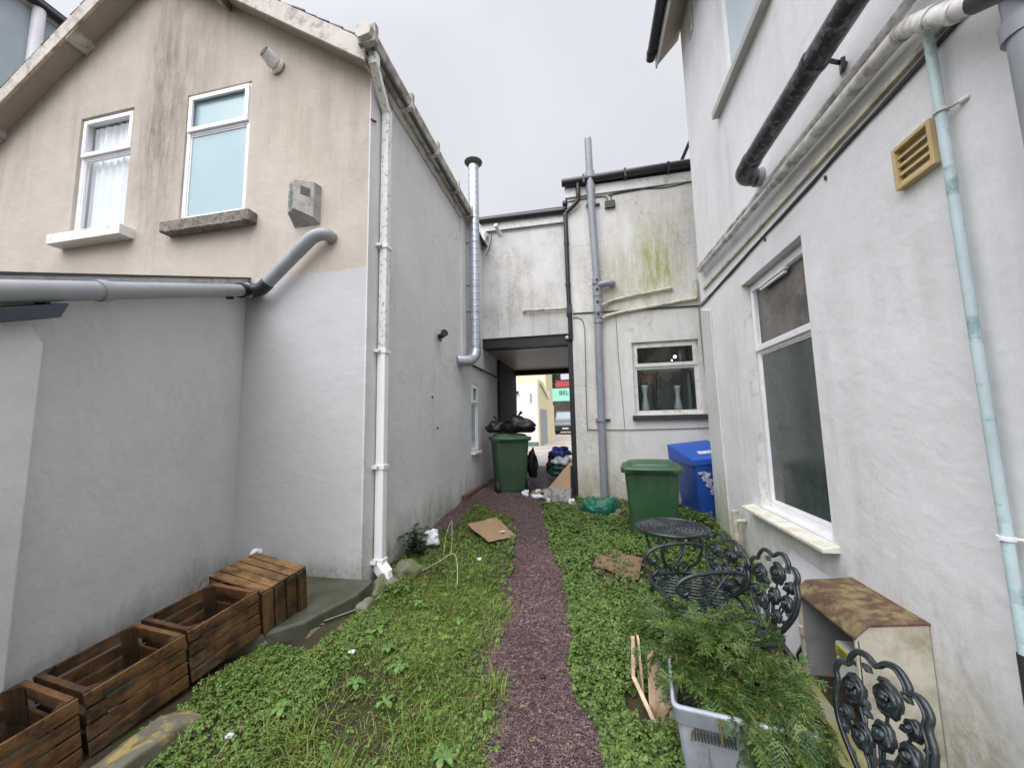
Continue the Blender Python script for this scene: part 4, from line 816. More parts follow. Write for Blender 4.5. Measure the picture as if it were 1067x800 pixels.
for z, m in ((1.24, m_whitewaste), (-.455, m_clip)):
    b = MB(); clip_ring(b, (1.485, 1.724, z), (0, 0, 1), .025, .014); b.tube([(1.50, 1.71, z), (1.532, 1.665, z + .004)], .006, 8); b.tube([(1.518, 1.685, z), (1.532, 1.66, z)], .011, 8); obj('pipe_clip', b, m, cp)
# louvre
LV = MB(); LV.bx(1.495, 1.53, 1.79, 1.808, 1.06, 1.265); LV.bx(1.495, 1.53, 1.975, 1.993, 1.06, 1.265); LV.bx(1.495, 1.53, 1.808, 1.975, 1.247, 1.265); LV.bx(1.495, 1.53, 1.808, 1.975, 1.06, 1.078)
lvr = obj('louvre_vent', LV, m_louvre, Rr, bevel=.002)
for k in range(4):
    z = 1.078 + k * .041; b = MB(); b.add([(x, y, zz) for y in (1.809, 1.974) for x, zz in ((1.503, z + .004), (1.527, z + .040), (1.53, z + .036), (1.506, z + .0))], [(0, 1, 2, 3), (7, 6, 5, 4), (0, 4, 5, 1), (1, 5, 6, 2), (2, 6, 7, 3), (3, 7, 4, 0)]); obj('louvre_slat', b, m_louvre, lvr)
b = MB(); b.tube([(1.46, 1.39, 4.0), (1.46, 1.38, .0)], .050, 20); clip_ring(b, (1.46, 1.388, 1.25), (0, 0, 1), .058, .06); obj('downpipe', b, m_greypvc, Rr, label='wide grey plastic pipe at the top right')
b = MB(); b.tube([(1.53, 4.20, -1.02), (1.44, 4.22, -1.03)], .022, 12); b.tube([(1.44, 4.23, -.95), (1.44, 4.23, -1.42)], .026, 12); b.tube([(1.44, 4.23, -.96), (1.44, 4.23, -.93)], .032, 12); obj('overflow_pipe', b, m_creampipe, Rr, label='short cream overflow pipe elbow low on the wall')
b = MB(); b.bx(1.515, 1.53, 4.55, 4.72, 4.9, 5.35); obj('cable_plate', b, m_whitewaste, Rr)
# ------------------------------------------------------------------ beyond the passage
O = thing('white_outbuilding', 'small white painted outbuilding with a green foot band seen through the passage', 'outbuilding', (-4, 18, -1.05))
b = MB(); b.bx(-6, -2.11, 16.4, 22, -1.1, 1.78); obj('wall', b, m_farwhite, O)
b = MB(); b.bx(-6, -2.10, 16.385, 16.398, -1.1, -.86); obj('plinth', b, simple('green_painted_plinth', (.12, .22, .16), .7, world=True), O)
b = MB(); b.bx(-2.42, -2.37, 16.36, 16.40, .9, 1.3); obj('wall_box', b, simple('grey_wall_box', (.25, .25, .22), .6), O)
b = MB(); b.bx(-2.30, -2.22, 16.34, 16.4, -.15, -.05); obj('door_knob', b, m_slot, O)
b = MB(); b.bx(-3.2, -2.95, 16.3, 16.4, 1.3, 1.42); obj('wall_lamp', b, m_slot, O)
O = thing('cream_building', 'tall yellow cream building rising behind the white outbuilding beyond the passage', 'building', (-4, 24, -1.05))
b = MB(); b.bx(-9, -2.34, 22.3, 27, -1.1, 6.2); obj('wall', b, m_far, O)
O = thing('yard_wall', 'cream yard wall with a grey metal door beside the white outbuilding', 'wall', (-2, 19, -1.05))
b = MB(); b.prism([(16.42, -1.1), (22.2, -1.1), (22.2, .95), (20, 1.25), (18.2, 1.95), (16.42, 1.95)], (-2.652, 0, 0), (.033, 1, 0), (0, 0, 1), (1, 0, 0), 0, .05); obj('wall', b, m_far, O)
b = MB(); b.prism([(16.75, -1.05), (18.9, -1.05), (18.9, .62), (16.75, .62)], (-2.600, 0, 0), (.033, 1, 0), (0, 0, 1), (1, 0, 0), 0, .03); obj('door', b, simple('grey_metal_door', (.30, .31, .34), .5, .08, world=True), O)
b = MB(); b.beam((-1.50, 16.5, -1.03), (-1.50, 16.5, 1.0), .06, .06, (1, 0, 0)); 
b = MB(); b.beam((-2.01, 16.8, 1.75), (-1.89, 19.2, 1.2), .035, .035); obj('handrail', b, m_slot, O)
b = MB(); b.bx(-60, 60, 40, 41, -1.1, 2.25); bk = obj('garden_wall', b, simple('dark_stone_bank', (.10, .085, .075), .9, .3, 2, .5, 8, dirt=(.05, .06, .03), world=True), label='dark stone retaining wall behind the parked van under the green sign', cat='wall')
SG = thing('shop_sign', 'pale green shop sign with dark capitals above the parked van', 'sign', (-1.5, 37.9, 1.9))
b = MB(); b.bx(-3.95, 1.6, 37.9, 38.0, 2.12, 3.42); obj('sign_board', b, simple('pale_green_board', (.28, .66, .50), .5, .06, world=True), SG, bevel=.01)
cu = bpy.data.curves.new('lettering', 'FONT'); cu.body = 'BEL V'; cu.size = .62; cu.extrude = .01; cu.space_character = 1.05
tmp = bpy.data.objects.new('tmp', cu); COL.objects.link(tmp); bpy.context.view_layer.update()
me = bpy.data.meshes.new_from_object(tmp.evaluated_get(bpy.context.evaluated_depsgraph_get())); bpy.data.objects.remove(tmp)
to = bpy.data.objects.new('lettering', me); COL.objects.link(to); me.materials.clear(); me.materials.append(m_ink); to.parent = SG
to.matrix_local = Matrix.Translation((-2.62 + 1.5, -.02, .85)) @ Matrix.Rotation(PI / 2, 4, 'X')
b = MB(); b.bx(-2.9, 1.6, 37.9, 38.0, 3.55, 4.15); obj('sign_board', b, simple('red_board', (.42, .05, .06), .5, .06, world=True), SG, label='red band sign above the green sign board')
b = MB(); b.bx(-2.4, 1.6, 37.95, 38.05, 4.3, 5.2); obj('sign_board', b, simple('grey_board', (.5, .52, .55), .5, .06, world=True), SG, label='grey board over the red band')
b = MB(); b.bx(-3.2, -3.1, 37.95, 38.05, -1.05, 2.2); b.bx(1.3, 1.4, 37.95, 38.05, -1.05, 5.0); b.bx(-2.3, -2.2, 38.0, 38.1, 2.2, 5.0); obj('sign_post', b, m_slot, SG)
def tree(x, y, z0, h, r, label, n=9000, ls=.16):
    t = thing('broadleaf_tree', label, 'tree', (x, y, z0), 'trees beyond the courtyard')
    b = MB(); b.tube(smooth_path([(x, y, z0), (x + .1, y, z0 + h * .3), (x - .1, y, z0 + h * .55), (x, y, z0 + h * .9)], 4), [.28 - .018 * i for i in range(13)], 8)
    cl = []
    for i in range(26):
        a, e = random.uniform(0, 2 * PI), random.uniform(-.5, 1.3); q = r * random.uniform(.45, 1)
        p = Vector((x + q * math.cos(a) * math.cos(e), y + q * math.sin(a) * math.cos(e), z0 + h * .62 + q * math.sin(e) * .9)); cl.append((p, random.uniform(.3, .6) * r * .6))
        b.tube([(x, y, z0 + h * random.uniform(.3, .6)), p], [.07, .015], 5)
    obj('trunk', b, m_twig, t)
    C = np.array([tuple(p) for p, _ in cl]); S = np.array([s for _, s in cl]); k = rng.integers(0, len(cl), n)
    P = C[k] + rng.normal(0, 1, (n, 3)) * S[k][:, None] * .5; A = rng.normal(0, 1, (n, 3)); A /= np.linalg.norm(A, axis=1)[:, None]; Bv = np.cross(A, rng.normal(0, 1, (n, 3))); Bv /= np.linalg.norm(Bv, axis=1)[:, None]
    V = np.stack([P - A * ls, P + Bv * ls * .5, P + A * ls, P - Bv * ls * .5], 1).reshape(-1, 3); F = np.arange(4 * n).reshape(-1, 4)
    fast('crown', V, F, m_treeleaf, parent=t)
tree(-3.9, 46, -1, 8.5, 2.8, 'grey-green tree standing behind the shop sign beyond the courtyard')
tree(-.2, 50, -1, 9.5, 3.4, 'second tree to the right behind the shop sign, mostly hidden', 7000)
# van
V_ = thing('parked_van', 'dark grey people carrier parked nose-on beyond the passage', 'van', (-1.72, 32, -1.05))
vx, vy, vz = -1.72, 31.0, -1.05
m_carpaint = simple('dark_grey_car_paint', (.06, .07, .085), .25, .05, 3, .01, 30, metal=.4, coat=.6); m_cglass = simple('windscreen_glass', (.22, .28, .31), .08, .1, 2, .01)
b = MB()
prof = [(0, .32), (-.02, .75), (.12, 1.0), (.75, 1.18), (1.15, 1.9), (1.5, 2.0), (4.4, 2.0), (4.7, 1.6), (4.75, .35)]   # (y, z) side profile
def vanw(z): return .93 if z < 1.1 else .93 - (z - 1.1) * .17
vs = [(vx + s * (vanw(z) - (.10 if y < .05 else 0)), vy + y, vz + z) for s in (-1, 1) for y, z in prof]; m = len(prof)
b.add(vs, [tuple(range(m)), tuple(range(2 * m - 1, m - 1, -1))] + [(i, m + i, m + (i + 1) % m, (i + 1) % m) for i in range(m)]); obj('body', b, m_carpaint, V_, bevel=.06)
def quad_on(y0, z0, y1, z1, w0, w1, off=.012): return [(vx - w0, vy + y0 - off, vz + z0 + off), (vx + w0, vy + y0 - off, vz + z0 + off), (vx + w1, vy + y1 - off, vz + z1 + off), (vx - w1, vy + y1 - off, vz + z1 + off)]
b = MB(); b.add(quad_on(.80, 1.23, 1.12, 1.85, .82, .70), [(0, 1, 2, 3)]); b.add(quad_on(.80, 1.23, 1.12, 1.85, .82, .70, .004), [(0, 1, 2, 3)]); obj('windscreen', b, m_cglass, V_)
b = MB(); b.bx(vx - .55, vx + .55, vy - .05, vy - .01, vz + .55, vz + .80); b.bx(vx - .7, vx + .7, vy - .05, vy - .01, vz + .30, vz + .45); obj('grille', b, m_blackpvc, V_)
b = MB(); b.bx(vx - .5, vx + .5, vy - .065, vy - .05, vz + .74, vz + .77); obj('chrome_bar', b, m_flue, V_)
b = MB(); b.bx(vx - .26, vx + .26, vy - .07, vy - .05, vz + .47, vz + .57); obj('number_plate', b, m_farwhite, V_)
for s in (-1, 1):
    b = MB(); b.add([(vx + s * .58, vy - .03, vz + .72), (vx + s * .86, vy + .02, vz + .76), (vx + s * .88, vy + .12, vz + .96), (vx + s * .66, vy + .04, vz + .86)] + [(vx + s * .58, vy + .1, vz + .72), (vx + s * .86, vy + .2, vz + .76), (vx + s * .88, vy + .3, vz + .96), (vx + s * .66, vy + .3, vz + .86)], [(0, 1, 2, 3), (4, 5, 6, 7), (0, 1, 5, 4), (2, 3, 7, 6)]); obj('headlight', b, simple('headlight_glass', (.5, .53, .56), .1, .05), V_)
    b = MB(); b.bx(vx + s * .95, vx + s * 1.14, vy + .95, vy + 1.05, vz + 1.14, vz + 1.34); obj('wing_mirror', b, m_blackpvc, V_, bevel=.03)
    for yy in (.85, 3.7):
        b = MB(); b.tube([(vx + s * .68, vy + yy, vz + .33), (vx + s * .90, vy + yy, vz + .33)], .33, 20); obj('wheel', b, m_rubber, V_, bevel=.03)

# ------------------------------------------------------------------ wheelie bins
def rr(w, d, r, z, cx=0, cy=0, k=4):
    out = []
    for sx, sy, a0 in ((1, 1, 0), (-1, 1, PI / 2), (-1, -1, PI), (1, -1, 1.5 * PI)):
        for i in range(k + 1):
            a = a0 + i / k * PI / 2; out.append((cx + sx * (w / 2 - r) + r * math.cos(a), cy + sy * (d / 2 - r) + r * math.sin(a), z))
    return out
def loft(mb, rings, M=None, cap0=True, cap1=True):
    n = len(rings[0]); vs = [v for r in rings for v in r]
    fs = [(i * n + k, i * n + (k + 1) % n, (i + 1) * n + (k + 1) % n, (i + 1) * n + k) for i in range(len(rings) - 1) for k in range(n)]
    mb.add(vs, fs, True, M)
    if cap0: mb.add(rings[0], [tuple(range(n))[::-1]], False, M)
    if cap1: mb.add(rings[-1], [tuple(range(n))], False, M)
def wheelie(name, label, loc, rz, W, D, H, mat, lid_tilt=0, tilt=0):
    T = thing(name, label, 'bin', (0, 0, 0), 'green wheelie bins')
    b = MB(); loft(b, [rr(W * .76, D * .70, .05, .03, 0, -.02), rr(W * .78, D * .74, .05, .06, 0, -.02), rr(W * .93, D * .92, .05, H * .86, 0, 0), rr(W * .93, D * .92, .05, H * .865), rr(W * 1.0, D, .055, H * .87), rr(W * 1.0, D, .055, H * .91), rr(W * .94, D * .93, .05, H * .915)])
    for sx in (-1, 1): b.beam((sx * W * .22, -D * .36, .08), (sx * W * .27, -D * .47, H * .84), .03, .012, (0, 1, 0))
    obj('body', b, mat, T, bevel=.004)
    b = MB(); z = H * .915
    loft(b, [rr(W * 1.05, D * 1.07, .06, z - .035, 0, -.01), rr(W * 1.07, D * 1.09, .06, z + .002, 0, -.01), rr(W * 1.05, D * 1.06, .07, z + .022, 0, -.01), rr(W * .90, D * .90, .10, z + .030), rr(W * .82, D * .80, .10, z + .060), rr(W * .68, D * .62, .10, z + .070)])
    b.tube([(-W * .40, -D * .53, z - .01), (-W * .30, -D * .585, z + .0), (W * .30, -D * .585, z + .0), (W * .40, -D * .53, z - .01)], .013, 8)
    l = obj('lid', b, mat, T, bevel=.004)
    if lid_tilt: l.location = (0, 0, .0); l.rotation_euler = (lid_tilt, 0, 0)
    b = MB(); b.tube([(-W * .36, D * .50, z - .02), (-W * .36, D * .60, z - .01), (W * .36, D * .60, z - .01), (W * .36, D * .50, z - .02)], .016, 8); obj('handle', b, mat, T)
    for s in (-1, 1):
        b = MB(); b.lathe([(0, -.028), (.045, -.03), (.06, -.028), (.10, -.026), (.105, -.015), (.105, .015), (.10, .026), (.06, .028), (0, .028)], 24, Matrix.Translation((s * W * .43, D * .36, .105)) @ Matrix.Rotation(PI / 2, 4, 'Y')); obj('wheel', b, m_rubber, T)
    T.location = loc; T.rotation_euler = (0, tilt, rz); return T
G1 = wheelie('wheelie_bin', 'clean dark green wheelie bin with closed lid by the round iron table', (.71, 4.62, -1.35), math.radians(-7), .61, .58, .885, m_gbin)
G2 = wheelie('wheelie_bin', 'scruffy green wheelie bin at the passage mouth with black bin bags piled on its lid', (-1.235, 5.92, -1.09), math.radians(203), .57, .56, .93, m_gbin2)
b = MB(); M_ = Matrix.Translation((-1.43, 5.86, -.62)) @ Matrix.Rotation(math.radians(5), 4, 'Z')
b.add([(0, -.0, 0), (.06, -.01, .01), (.05, -.012, .05), (.01, -.005, .04)], [(0, 1, 2, 3)])
# lumpy sacks
def blob(name, c, s, mat, label, cat, seed, knot=None, group=None, flat=.0, amp=.16, freq=3.2, seg=40, parent=None):
    V = []; F = []; n1, n2 = seg, seg // 2
    for j in range(n2 + 1):
        th = PI * j / n2
        for i in range(n1):
            ph = 2 * PI * i / n1; d = Vector((math.sin(th) * math.cos(ph), math.sin(th) * math.sin(ph), math.cos(th)))
            q = mnoise.noise(d * freq * .5 + Vector((seed, 0, 0))) * amp * 1.8 + abs(mnoise.noise(d * freq * 1.7 + Vector((0, seed, 0)))) * -amp * 1.2 + mnoise.noise(d * freq * 5 + Vector((0, 0, seed))) * amp * .25
            r = 1 + q
            if d.z < -.3: r *= 1 - flat * (-.3 - d.z)
            V.append((c[0] + d.x * r * s[0], c[1] + d.y * r * s[1], c[2] + max(-.75, d.z * r) * s[2]))
    for j in range(n2):
        for i in range(n1): F.append((j * n1 + i, j * n1 + (i + 1) % n1, (j + 1) * n1 + (i + 1) % n1, (j + 1) * n1 + i))
    b = MB(); b.add(V, F, True)
    if knot:
        k = Vector(c) + Vector((0, 0, s[2] * .95)); b.tube([k - Vector((0, 0, .03)), k + Vector((0, 0, .015)), k + Vector((knot, .0, .07))], [.03, .012, .028], 8)
    return obj(name, b, mat, parent, label, cat, group)
blob('bin_bag', (-1.07, 5.90, -.04), (.27, .22, .155), m_bag, 'large shiny black bin bag on the right of the far green bin lid', 'bin bag', 1.3, .05, 'black bin bags on the far green bin', amp=.2)
blob('bin_bag', (-1.45, 5.92, -.065), (.15, .17, .115), m_bag, 'smaller tied black bin bag on the left of the far green bin lid', 'bin bag', 5.1, -.03, 'black bin bags on the far green bin', amp=.2)
b = MB(); b.add([(-1.447, 5.835, -.60), (-1.405, 5.825, -.585), (-1.405, 5.825, -.555), (-1.437, 5.833, -.565)], [(0, 1, 2, 3)])
# blue bin
Bb = thing('blue_recycling_bin', 'tall blue bin with a worn white sticker leaning behind the white house corner', 'bin', (0, 0, 0))
b = MB(); loft(b, [rr(.44, .46, .03, 0), rr(.56, .60, .03, .78), rr(.57, .62, .03, .79)]); obj('body', b, m_bluebin, Bb, bevel=.004)
b = MB(); w2, d2 = .60, .65
b.add([(-w2/2, -d2/2, .78), (w2/2, -d2/2, .78), (w2/2, d2/2, .78), (-w2/2, d2/2, .78), (-w2/2, -d2/2, .86), (w2/2, -d2/2, .86), (w2/2, d2/2, 1.00), (-w2/2, d2/2, 1.00)], [(0, 3, 2, 1), (0, 1, 5, 4), (1, 2, 6, 5), (2, 3, 7, 6), (3, 0, 4, 7), (4, 5, 6, 7)])
lid = obj('lid', b, m_bluebin, Bb, bevel=.012)
b = MB(); b.add([(-.12, -.18, .898), (.10, -.20, .895), (.12, -.10, .917), (-.10, -.08, .92)], [(0, 1, 2, 3)]); obj('lid_slot', b, m_sticker, lid)
b = MB()
rr_ = random.Random(4)
def shard(cx, cz, w, h):
    k = 9; pts = []
    for i in range(k):
        a = 2 * PI * i / k; q = rr_.uniform(.55, 1.2); pts.append((cx + w * q * math.cos(a), cz + h * q * math.sin(a)))
    b.add([(x - .10, -.318 + (.0 if z > .5 else -.0) + (0.79 - z) * .075, z) for x, z in pts], [tuple(range(k))])
for i in range(22): t = i / 21; shard(-.07 + .17 * t + rr_.uniform(-.03, .03), .70 - .36 * t + rr_.uniform(-.01, .01), .062 * (1 - .35 * t), .018)
obj('worn_sticker', b, m_sticker, Bb); b = MB()
for i in range(5): shard(.10 + rr_.uniform(-.03, .03), .28 + i * .015, .035, .014)
obj('sticker_scrap', b, m_sticker, Bb)
for q in ((.19, .06, .03, .012), (.14, .1, .02, .015), (.2, .5, .03, .004)): b = MB(); shard(*q); obj('sticker_scrap', b, m_sticker, Bb)
for s in (-1, 1): b = MB(); b.tube([(s * .25, .2, .09), (s * .29, .2, .09)], .09, 18); obj('wheel', b, m_rubber, Bb)
Bb.location = (1.56, 5.50, -1.33); Bb.rotation_euler = (math.radians(2), math.radians(-5), math.radians(14))

# ------------------------------------------------------------------ litter and bits at the passage mouth
def sheet_obj(name, corners, mat, label, cat, th=.006, wav=.01, n=8, group=None):
    a, b_, c, d = map(Vector, corners); V = []; F = []
    for k in (0, 1):
        for j in range(n + 1):
            for i in range(n + 1):
                u, v = i / n, j / n; p = (a * (1 - u) + b_ * u) * (1 - v) + (d * (1 - u) + c * u) * v
                V.append((p.x, p.y, p.z + wav * mnoise.noise(Vector((p.x * 7, p.y * 7, 3))) + (th if k else 0)))
    m = (n + 1) ** 2
    for j in range(n):
        for i in range(n):
            q = j * (n + 1) + i; F.append((q + m, q + 1 + m, q + n + 2 + m, q + n + 1 + m)); F.append((q, q + n + 1, q + n + 2, q + 1))
    for i in range(n):
        for (p, q) in ((i, i + 1), (n * (n + 1) + i + 1, n * (n + 1) + i), ((i + 1) * (n + 1), i * (n + 1)), (i * (n + 1) + n, (i + 1) * (n + 1) + n)): F.append((p, q, q + m, p + m))
    b = MB(); b.add(V, F, False); return obj(name, b, mat, None, label, cat, group)
g = lambda x, y, h=0: (x, y, float(gh(x, y)) + h)
sheet_obj('cardboard_sheet', [g(-1.33, 4.02, .075), g(-1.03, 3.80, .05), g(-.80, 4.10, .05), g(-1.10, 4.42, .075)], m_card, 'flat wet tan cardboard piece lying on the clover near the bins', 'cardboard')
sheet_obj('cardboard_sheet', [g(.0, 3.52, .03), g(.36, 3.28, .02), g(.46, 3.72, .03), g(.12, 3.88, .03)], m_mudcard, 'sodden dark brown cardboard flattened into the ground cover by the iron bench', 'cardboard', wav=.035)
b = MB(); b.bx(-.03, .03, -.02, .02, 0, .004)
o = obj('paper_scrap', b, m_whitebag, None, 'tiny white paper scrap on the tan cardboard', 'paper'); o.location = (-.95, 4.08, float(gh(-.95, 4.08)) + .07); o.rotation_euler = (0, 0, .6)
b = MB(); M_ = Matrix.Translation((-.44, 5.72, -1.16)) @ Matrix.Rotation(math.radians(-10), 4, 'Z')
K = thing('cardboard_box', 'opened brown cardboard box slumped against the black gate post', 'box', (-.47, 5.75, -1.19))
b = MB(); b.add([(-.68, 5.62, -1.19), (-.28, 5.68, -1.19), (-.26, 5.68, -.98), (-.66, 5.62, -.98), (-.68, 5.625, -1.19), (-.28, 5.685, -1.19), (-.26, 5.685, -.98), (-.66, 5.625, -.98)], [(0, 1, 2, 3), (7, 6, 5, 4), (0, 3, 7, 4), (1, 5, 6, 2), (2, 6, 7, 3)]); fr_ = obj('side_panel', b, simple('printed_pale_card', (.45, .44, .42), .7, .1, 8, .05, 50, dirt=(.15, .13, .13), ds=16, damt=.7, dth=(.5, .56)), K)
b = MB(); b.add([(-.62, 5.64, -1.0), (-.27, 5.70, -.99), (-.27, 5.88, -.62), (-.33, 5.88, -.68), (-.60, 5.66, -1.01), (-.27, 5.72, -1.0), (-.27, 5.895, -.63), (-.33, 5.895, -.69)], [(0, 1, 2, 3), (7, 6, 5, 4), (0, 1, 5, 4), (1, 2, 6, 5), (2, 3, 7, 6), (3, 0, 4, 7)]); obj('flap', b, m_card2, K)
b = MB(); b.add([(-.27, 5.70, -1.18), (-.24, 5.86, -1.18), (-.24, 5.86, -.62), (-.27, 5.70, -.95)], [(0, 1, 2, 3)]); b.bx(-.36, -.24, 5.70, 5.88, -1.19, -1.0); obj('side_panel', b, simple('shaded_card', (.04, .035, .035), .8), K, label='dark shaded side of the box')  # shade on this side put into the card colour
for i, (x, y, r, lab) in enumerate(((-.94, 5.66, .055, 'crumpled white plastic bag left of the cardboard box in the passage mouth'), (-.60, 5.60, .03, 'small crumpled white wrapper against the cardboard box front'), (-.25, 5.55, .045, 'crumpled pale wrapper beside the green sack'))):
    blob('litter_bag', (x, y, float(gh(x, y)) + r * .8), (r * 1.2, r, r * 1.1), m_whitebag, lab, 'litter', i * 3.3, amp=.35, seg=24)
blob('white_tray', (-.77, 5.70, -1.13), (.15, .08, .05), m_whitebag, 'crumpled white tray lying in front of the passage gravel', 'litter', 8.2, amp=.3, seg=28)
blob('dark_bag', (-.74, 5.62, -1.16), (.15, .07, .045), m_bag, 'small flattened black plastic under the white tray', 'litter', 3.7, amp=.3, seg=24)
blob('paper_ball', (-.79, 5.95, -1.08), (.05, .045, .03), m_whitebag, 'screwed up white paper ball on the passage gravel', 'litter', 6.6, amp=.3, seg=20)
sheet_obj('cardboard_sheet', [(-.95, 5.78, -1.11), (-.70, 5.86, -1.08), (-.66, 6.02, -1.06), (-.90, 5.98, -1.09)], m_card2, 'small flattened cardboard scrap on the gravel in the passage mouth', 'cardboard', wav=.03)
# heap just inside the passage
blob('blue_sack', (-.50, 6.95, -.55), (.19, .20, .12), sack_mat('blue_plastic', (.03, .06, .25), .35), 'blue plastic sack on top of the rubbish heap inside the passage', 'sack', 2.2, amp=.25)
blob('pale_sack', (-.46, 6.86, -.70), (.17, .18, .10), m_whitebag, 'pale grey plastic sack in the middle of the rubbish heap', 'sack', 4.9, amp=.25)
blob('dark_green_sack', (-.48, 6.84, -.88), (.20, .2, .14), sack_mat('dark_green_plastic', (.02, .06, .045), .35), 'dark green sack at the bottom of the rubbish heap in the passage', 'sack', 7.4, amp=.25)
blob('black_sack', (-.62, 7.1, -.78), (.16, .2, .22), m_bag, 'black sack leaning behind the rubbish heap in the passage', 'sack', 9.1, amp=.2)
blob('black_sack', (-.93, 6.35, -.72), (.09, .16, .27), m_bag, 'narrow black sack standing right of the far green bin', 'sack', 11.1, amp=.2)
# green sack: open mouth
b = MB(); V = []; n1 = 44
prof = [(.02, .0), (.13, .005), (.195, .03), (.21, .075), (.19, .12), (.165, .15), (.15, .17), (.135, .155), (.12, .10), (.06, .06), (.01, .055)]
for j, (r, z) in enumerate(prof):
    for i in range(n1):
        a = 2 * PI * i / n1; d = Vector((math.cos(a), math.sin(a), z * 6)); q = 1 + .22 * mnoise.noise(d * 1.6 + Vector((2, 0, 0))) + .10 * mnoise.noise(d * 5)
        V.append((.14 + math.cos(a) * r * 1.3 * q, 5.30 + math.sin(a) * r * 1.05 * q, -1.27 + z * 1.35 * (1 + .5 * mnoise.noise(d * 1.4)) + (.03 * math.sin(a * 9 + j) if 3 < j < 9 else 0)))
F = [(j * n1 + i, j * n1 + (i + 1) % n1, (j + 1) * n1 + (i + 1) % n1, (j + 1) * n1 + i) for j in range(len(prof) - 1) for i in range(n1)]
b.add(V, F, True); obj('green_sack', b, m_sack, label='open teal green plastic sack slumped at the foot of the grey soil pipe', cat='sack', sub=1)
for i in range(26):
    x, y = random.uniform(-.3, .45), random.uniform(5.25, 5.8)
    if i < 16: x, y = random.uniform(-.25, .5), random.uniform(5.5, 5.85)
labs = [('grey rubble lump just right of the green sack', (.36, 5.2, .05)), ('flat pale stone between the green sack and the green bin', (.30, 5.0, .06)), ('small dark stone under the rear wall near the soil pipe', (.45, 5.7, .045)), ('rounded grey stone left of the soil pipe foot', (-.02, 5.6, .04))]
for l, (x, y, r) in labs: blob('rubble_stone', (x, y, float(gh(x, y)) + r * .5), (r * 1.4, r, r * .7), m_stone, l, 'stone', x * 9, amp=.25, seg=20)

# ------------------------------------------------------------------ slab, stones, kerb
b = MB(); b.add([(x, y, (-1.5 if z else -1.135 - .085 * (2.62 - y))) for z in (1, 0) for x, y in ((-2.95, 2.62), (-2.6, .3), (-2.3, .3), (-2.10, 1.60), (-1.88, 1.98), (-1.74, 2.1), (-1.60, 2.42), (-1.60, 2.618))], [tuple(range(8))[::-1], tuple(range(8, 16))] + [(i, (i + 1) % 8, 8 + (i + 1) % 8, 8 + i) for i in range(8)])
obj('concrete_slab', b, m_slab, kind='structure', bevel=.015)
def rock(c, s, seed, mat, label, rot=0):
    return blob('mossy_stone', c, s, mat, label, 'stone', seed, amp=.24, freq=2.6, seg=36, flat=.3)
rock((-1.58, 2.72, -1.24), (.10, .12, .10), 1, m_stone, 'mossy stone block directly under the white drain shoe')
rock((-1.50, 2.95, -1.20), (.13, .11, .09), 4, m_stone, 'flat mossy stone behind the drain shoe against the grey wall')
rock((-1.56, 2.48, -1.27), (.07, .10, .07), 7, m_stone, 'small dark stone at the corner of the concrete slab')
rock((-1.70, 2.16, -1.31), (.05, .13, .065), 9, m_stone, 'long dark kerb stone along the slab edge beside the upturned crate')
rock((-1.60, 3.62, -1.07), (.05, .06, .06), 12, m_stone, 'small tan stone leaning on the wall behind the white bag')
b = MB(); V = []; n1 = 20; path = smooth_path([(-1.85, .80, -1.315), (-1.82, 1.0, -1.30), (-1.80, 1.2, -1.285), (-1.785, 1.38, -1.285), (-1.78, 1.50, -1.31)], 5)
for j, p in enumerate(path):
    for i in range(n1):
        a = 2 * PI * i / n1; r = .085 * (1 + .45 * mnoise.noise(Vector((math.cos(a), math.sin(a), j * .35)))) * (.55 if j in (0, len(path) - 1) else 1); V.append((p.x + max(-.9, min(.85, math.cos(a) * 1.1)) * r, p.y + .012 * mnoise.noise(Vector((a, j, 1))), p.z + max(-.8, min(.62, math.sin(a))) * r))
F = [(j * n1 + i, j * n1 + (i + 1) % n1, (j + 1) * n1 + (i + 1) % n1, (j + 1) * n1 + i) for j in range(len(path) - 1) for i in range(n1)] + [tuple(range(n1)), tuple(range(len(V) - 1, len(V) - 1 - n1, -1))]
b.add(V, F, True); obj('kerb_stone', b, m_ylog, label='rounded kerb stone covered in yellow lichen in front of the crates', cat='kerb')
b = MB(); b.bx(-1.70, -1.63, 4.9, 6.0, -1.06, -.965); obj('edging_board', b, m_rust, label='rusty brown edging board along the foot of the grey wall', cat='board')

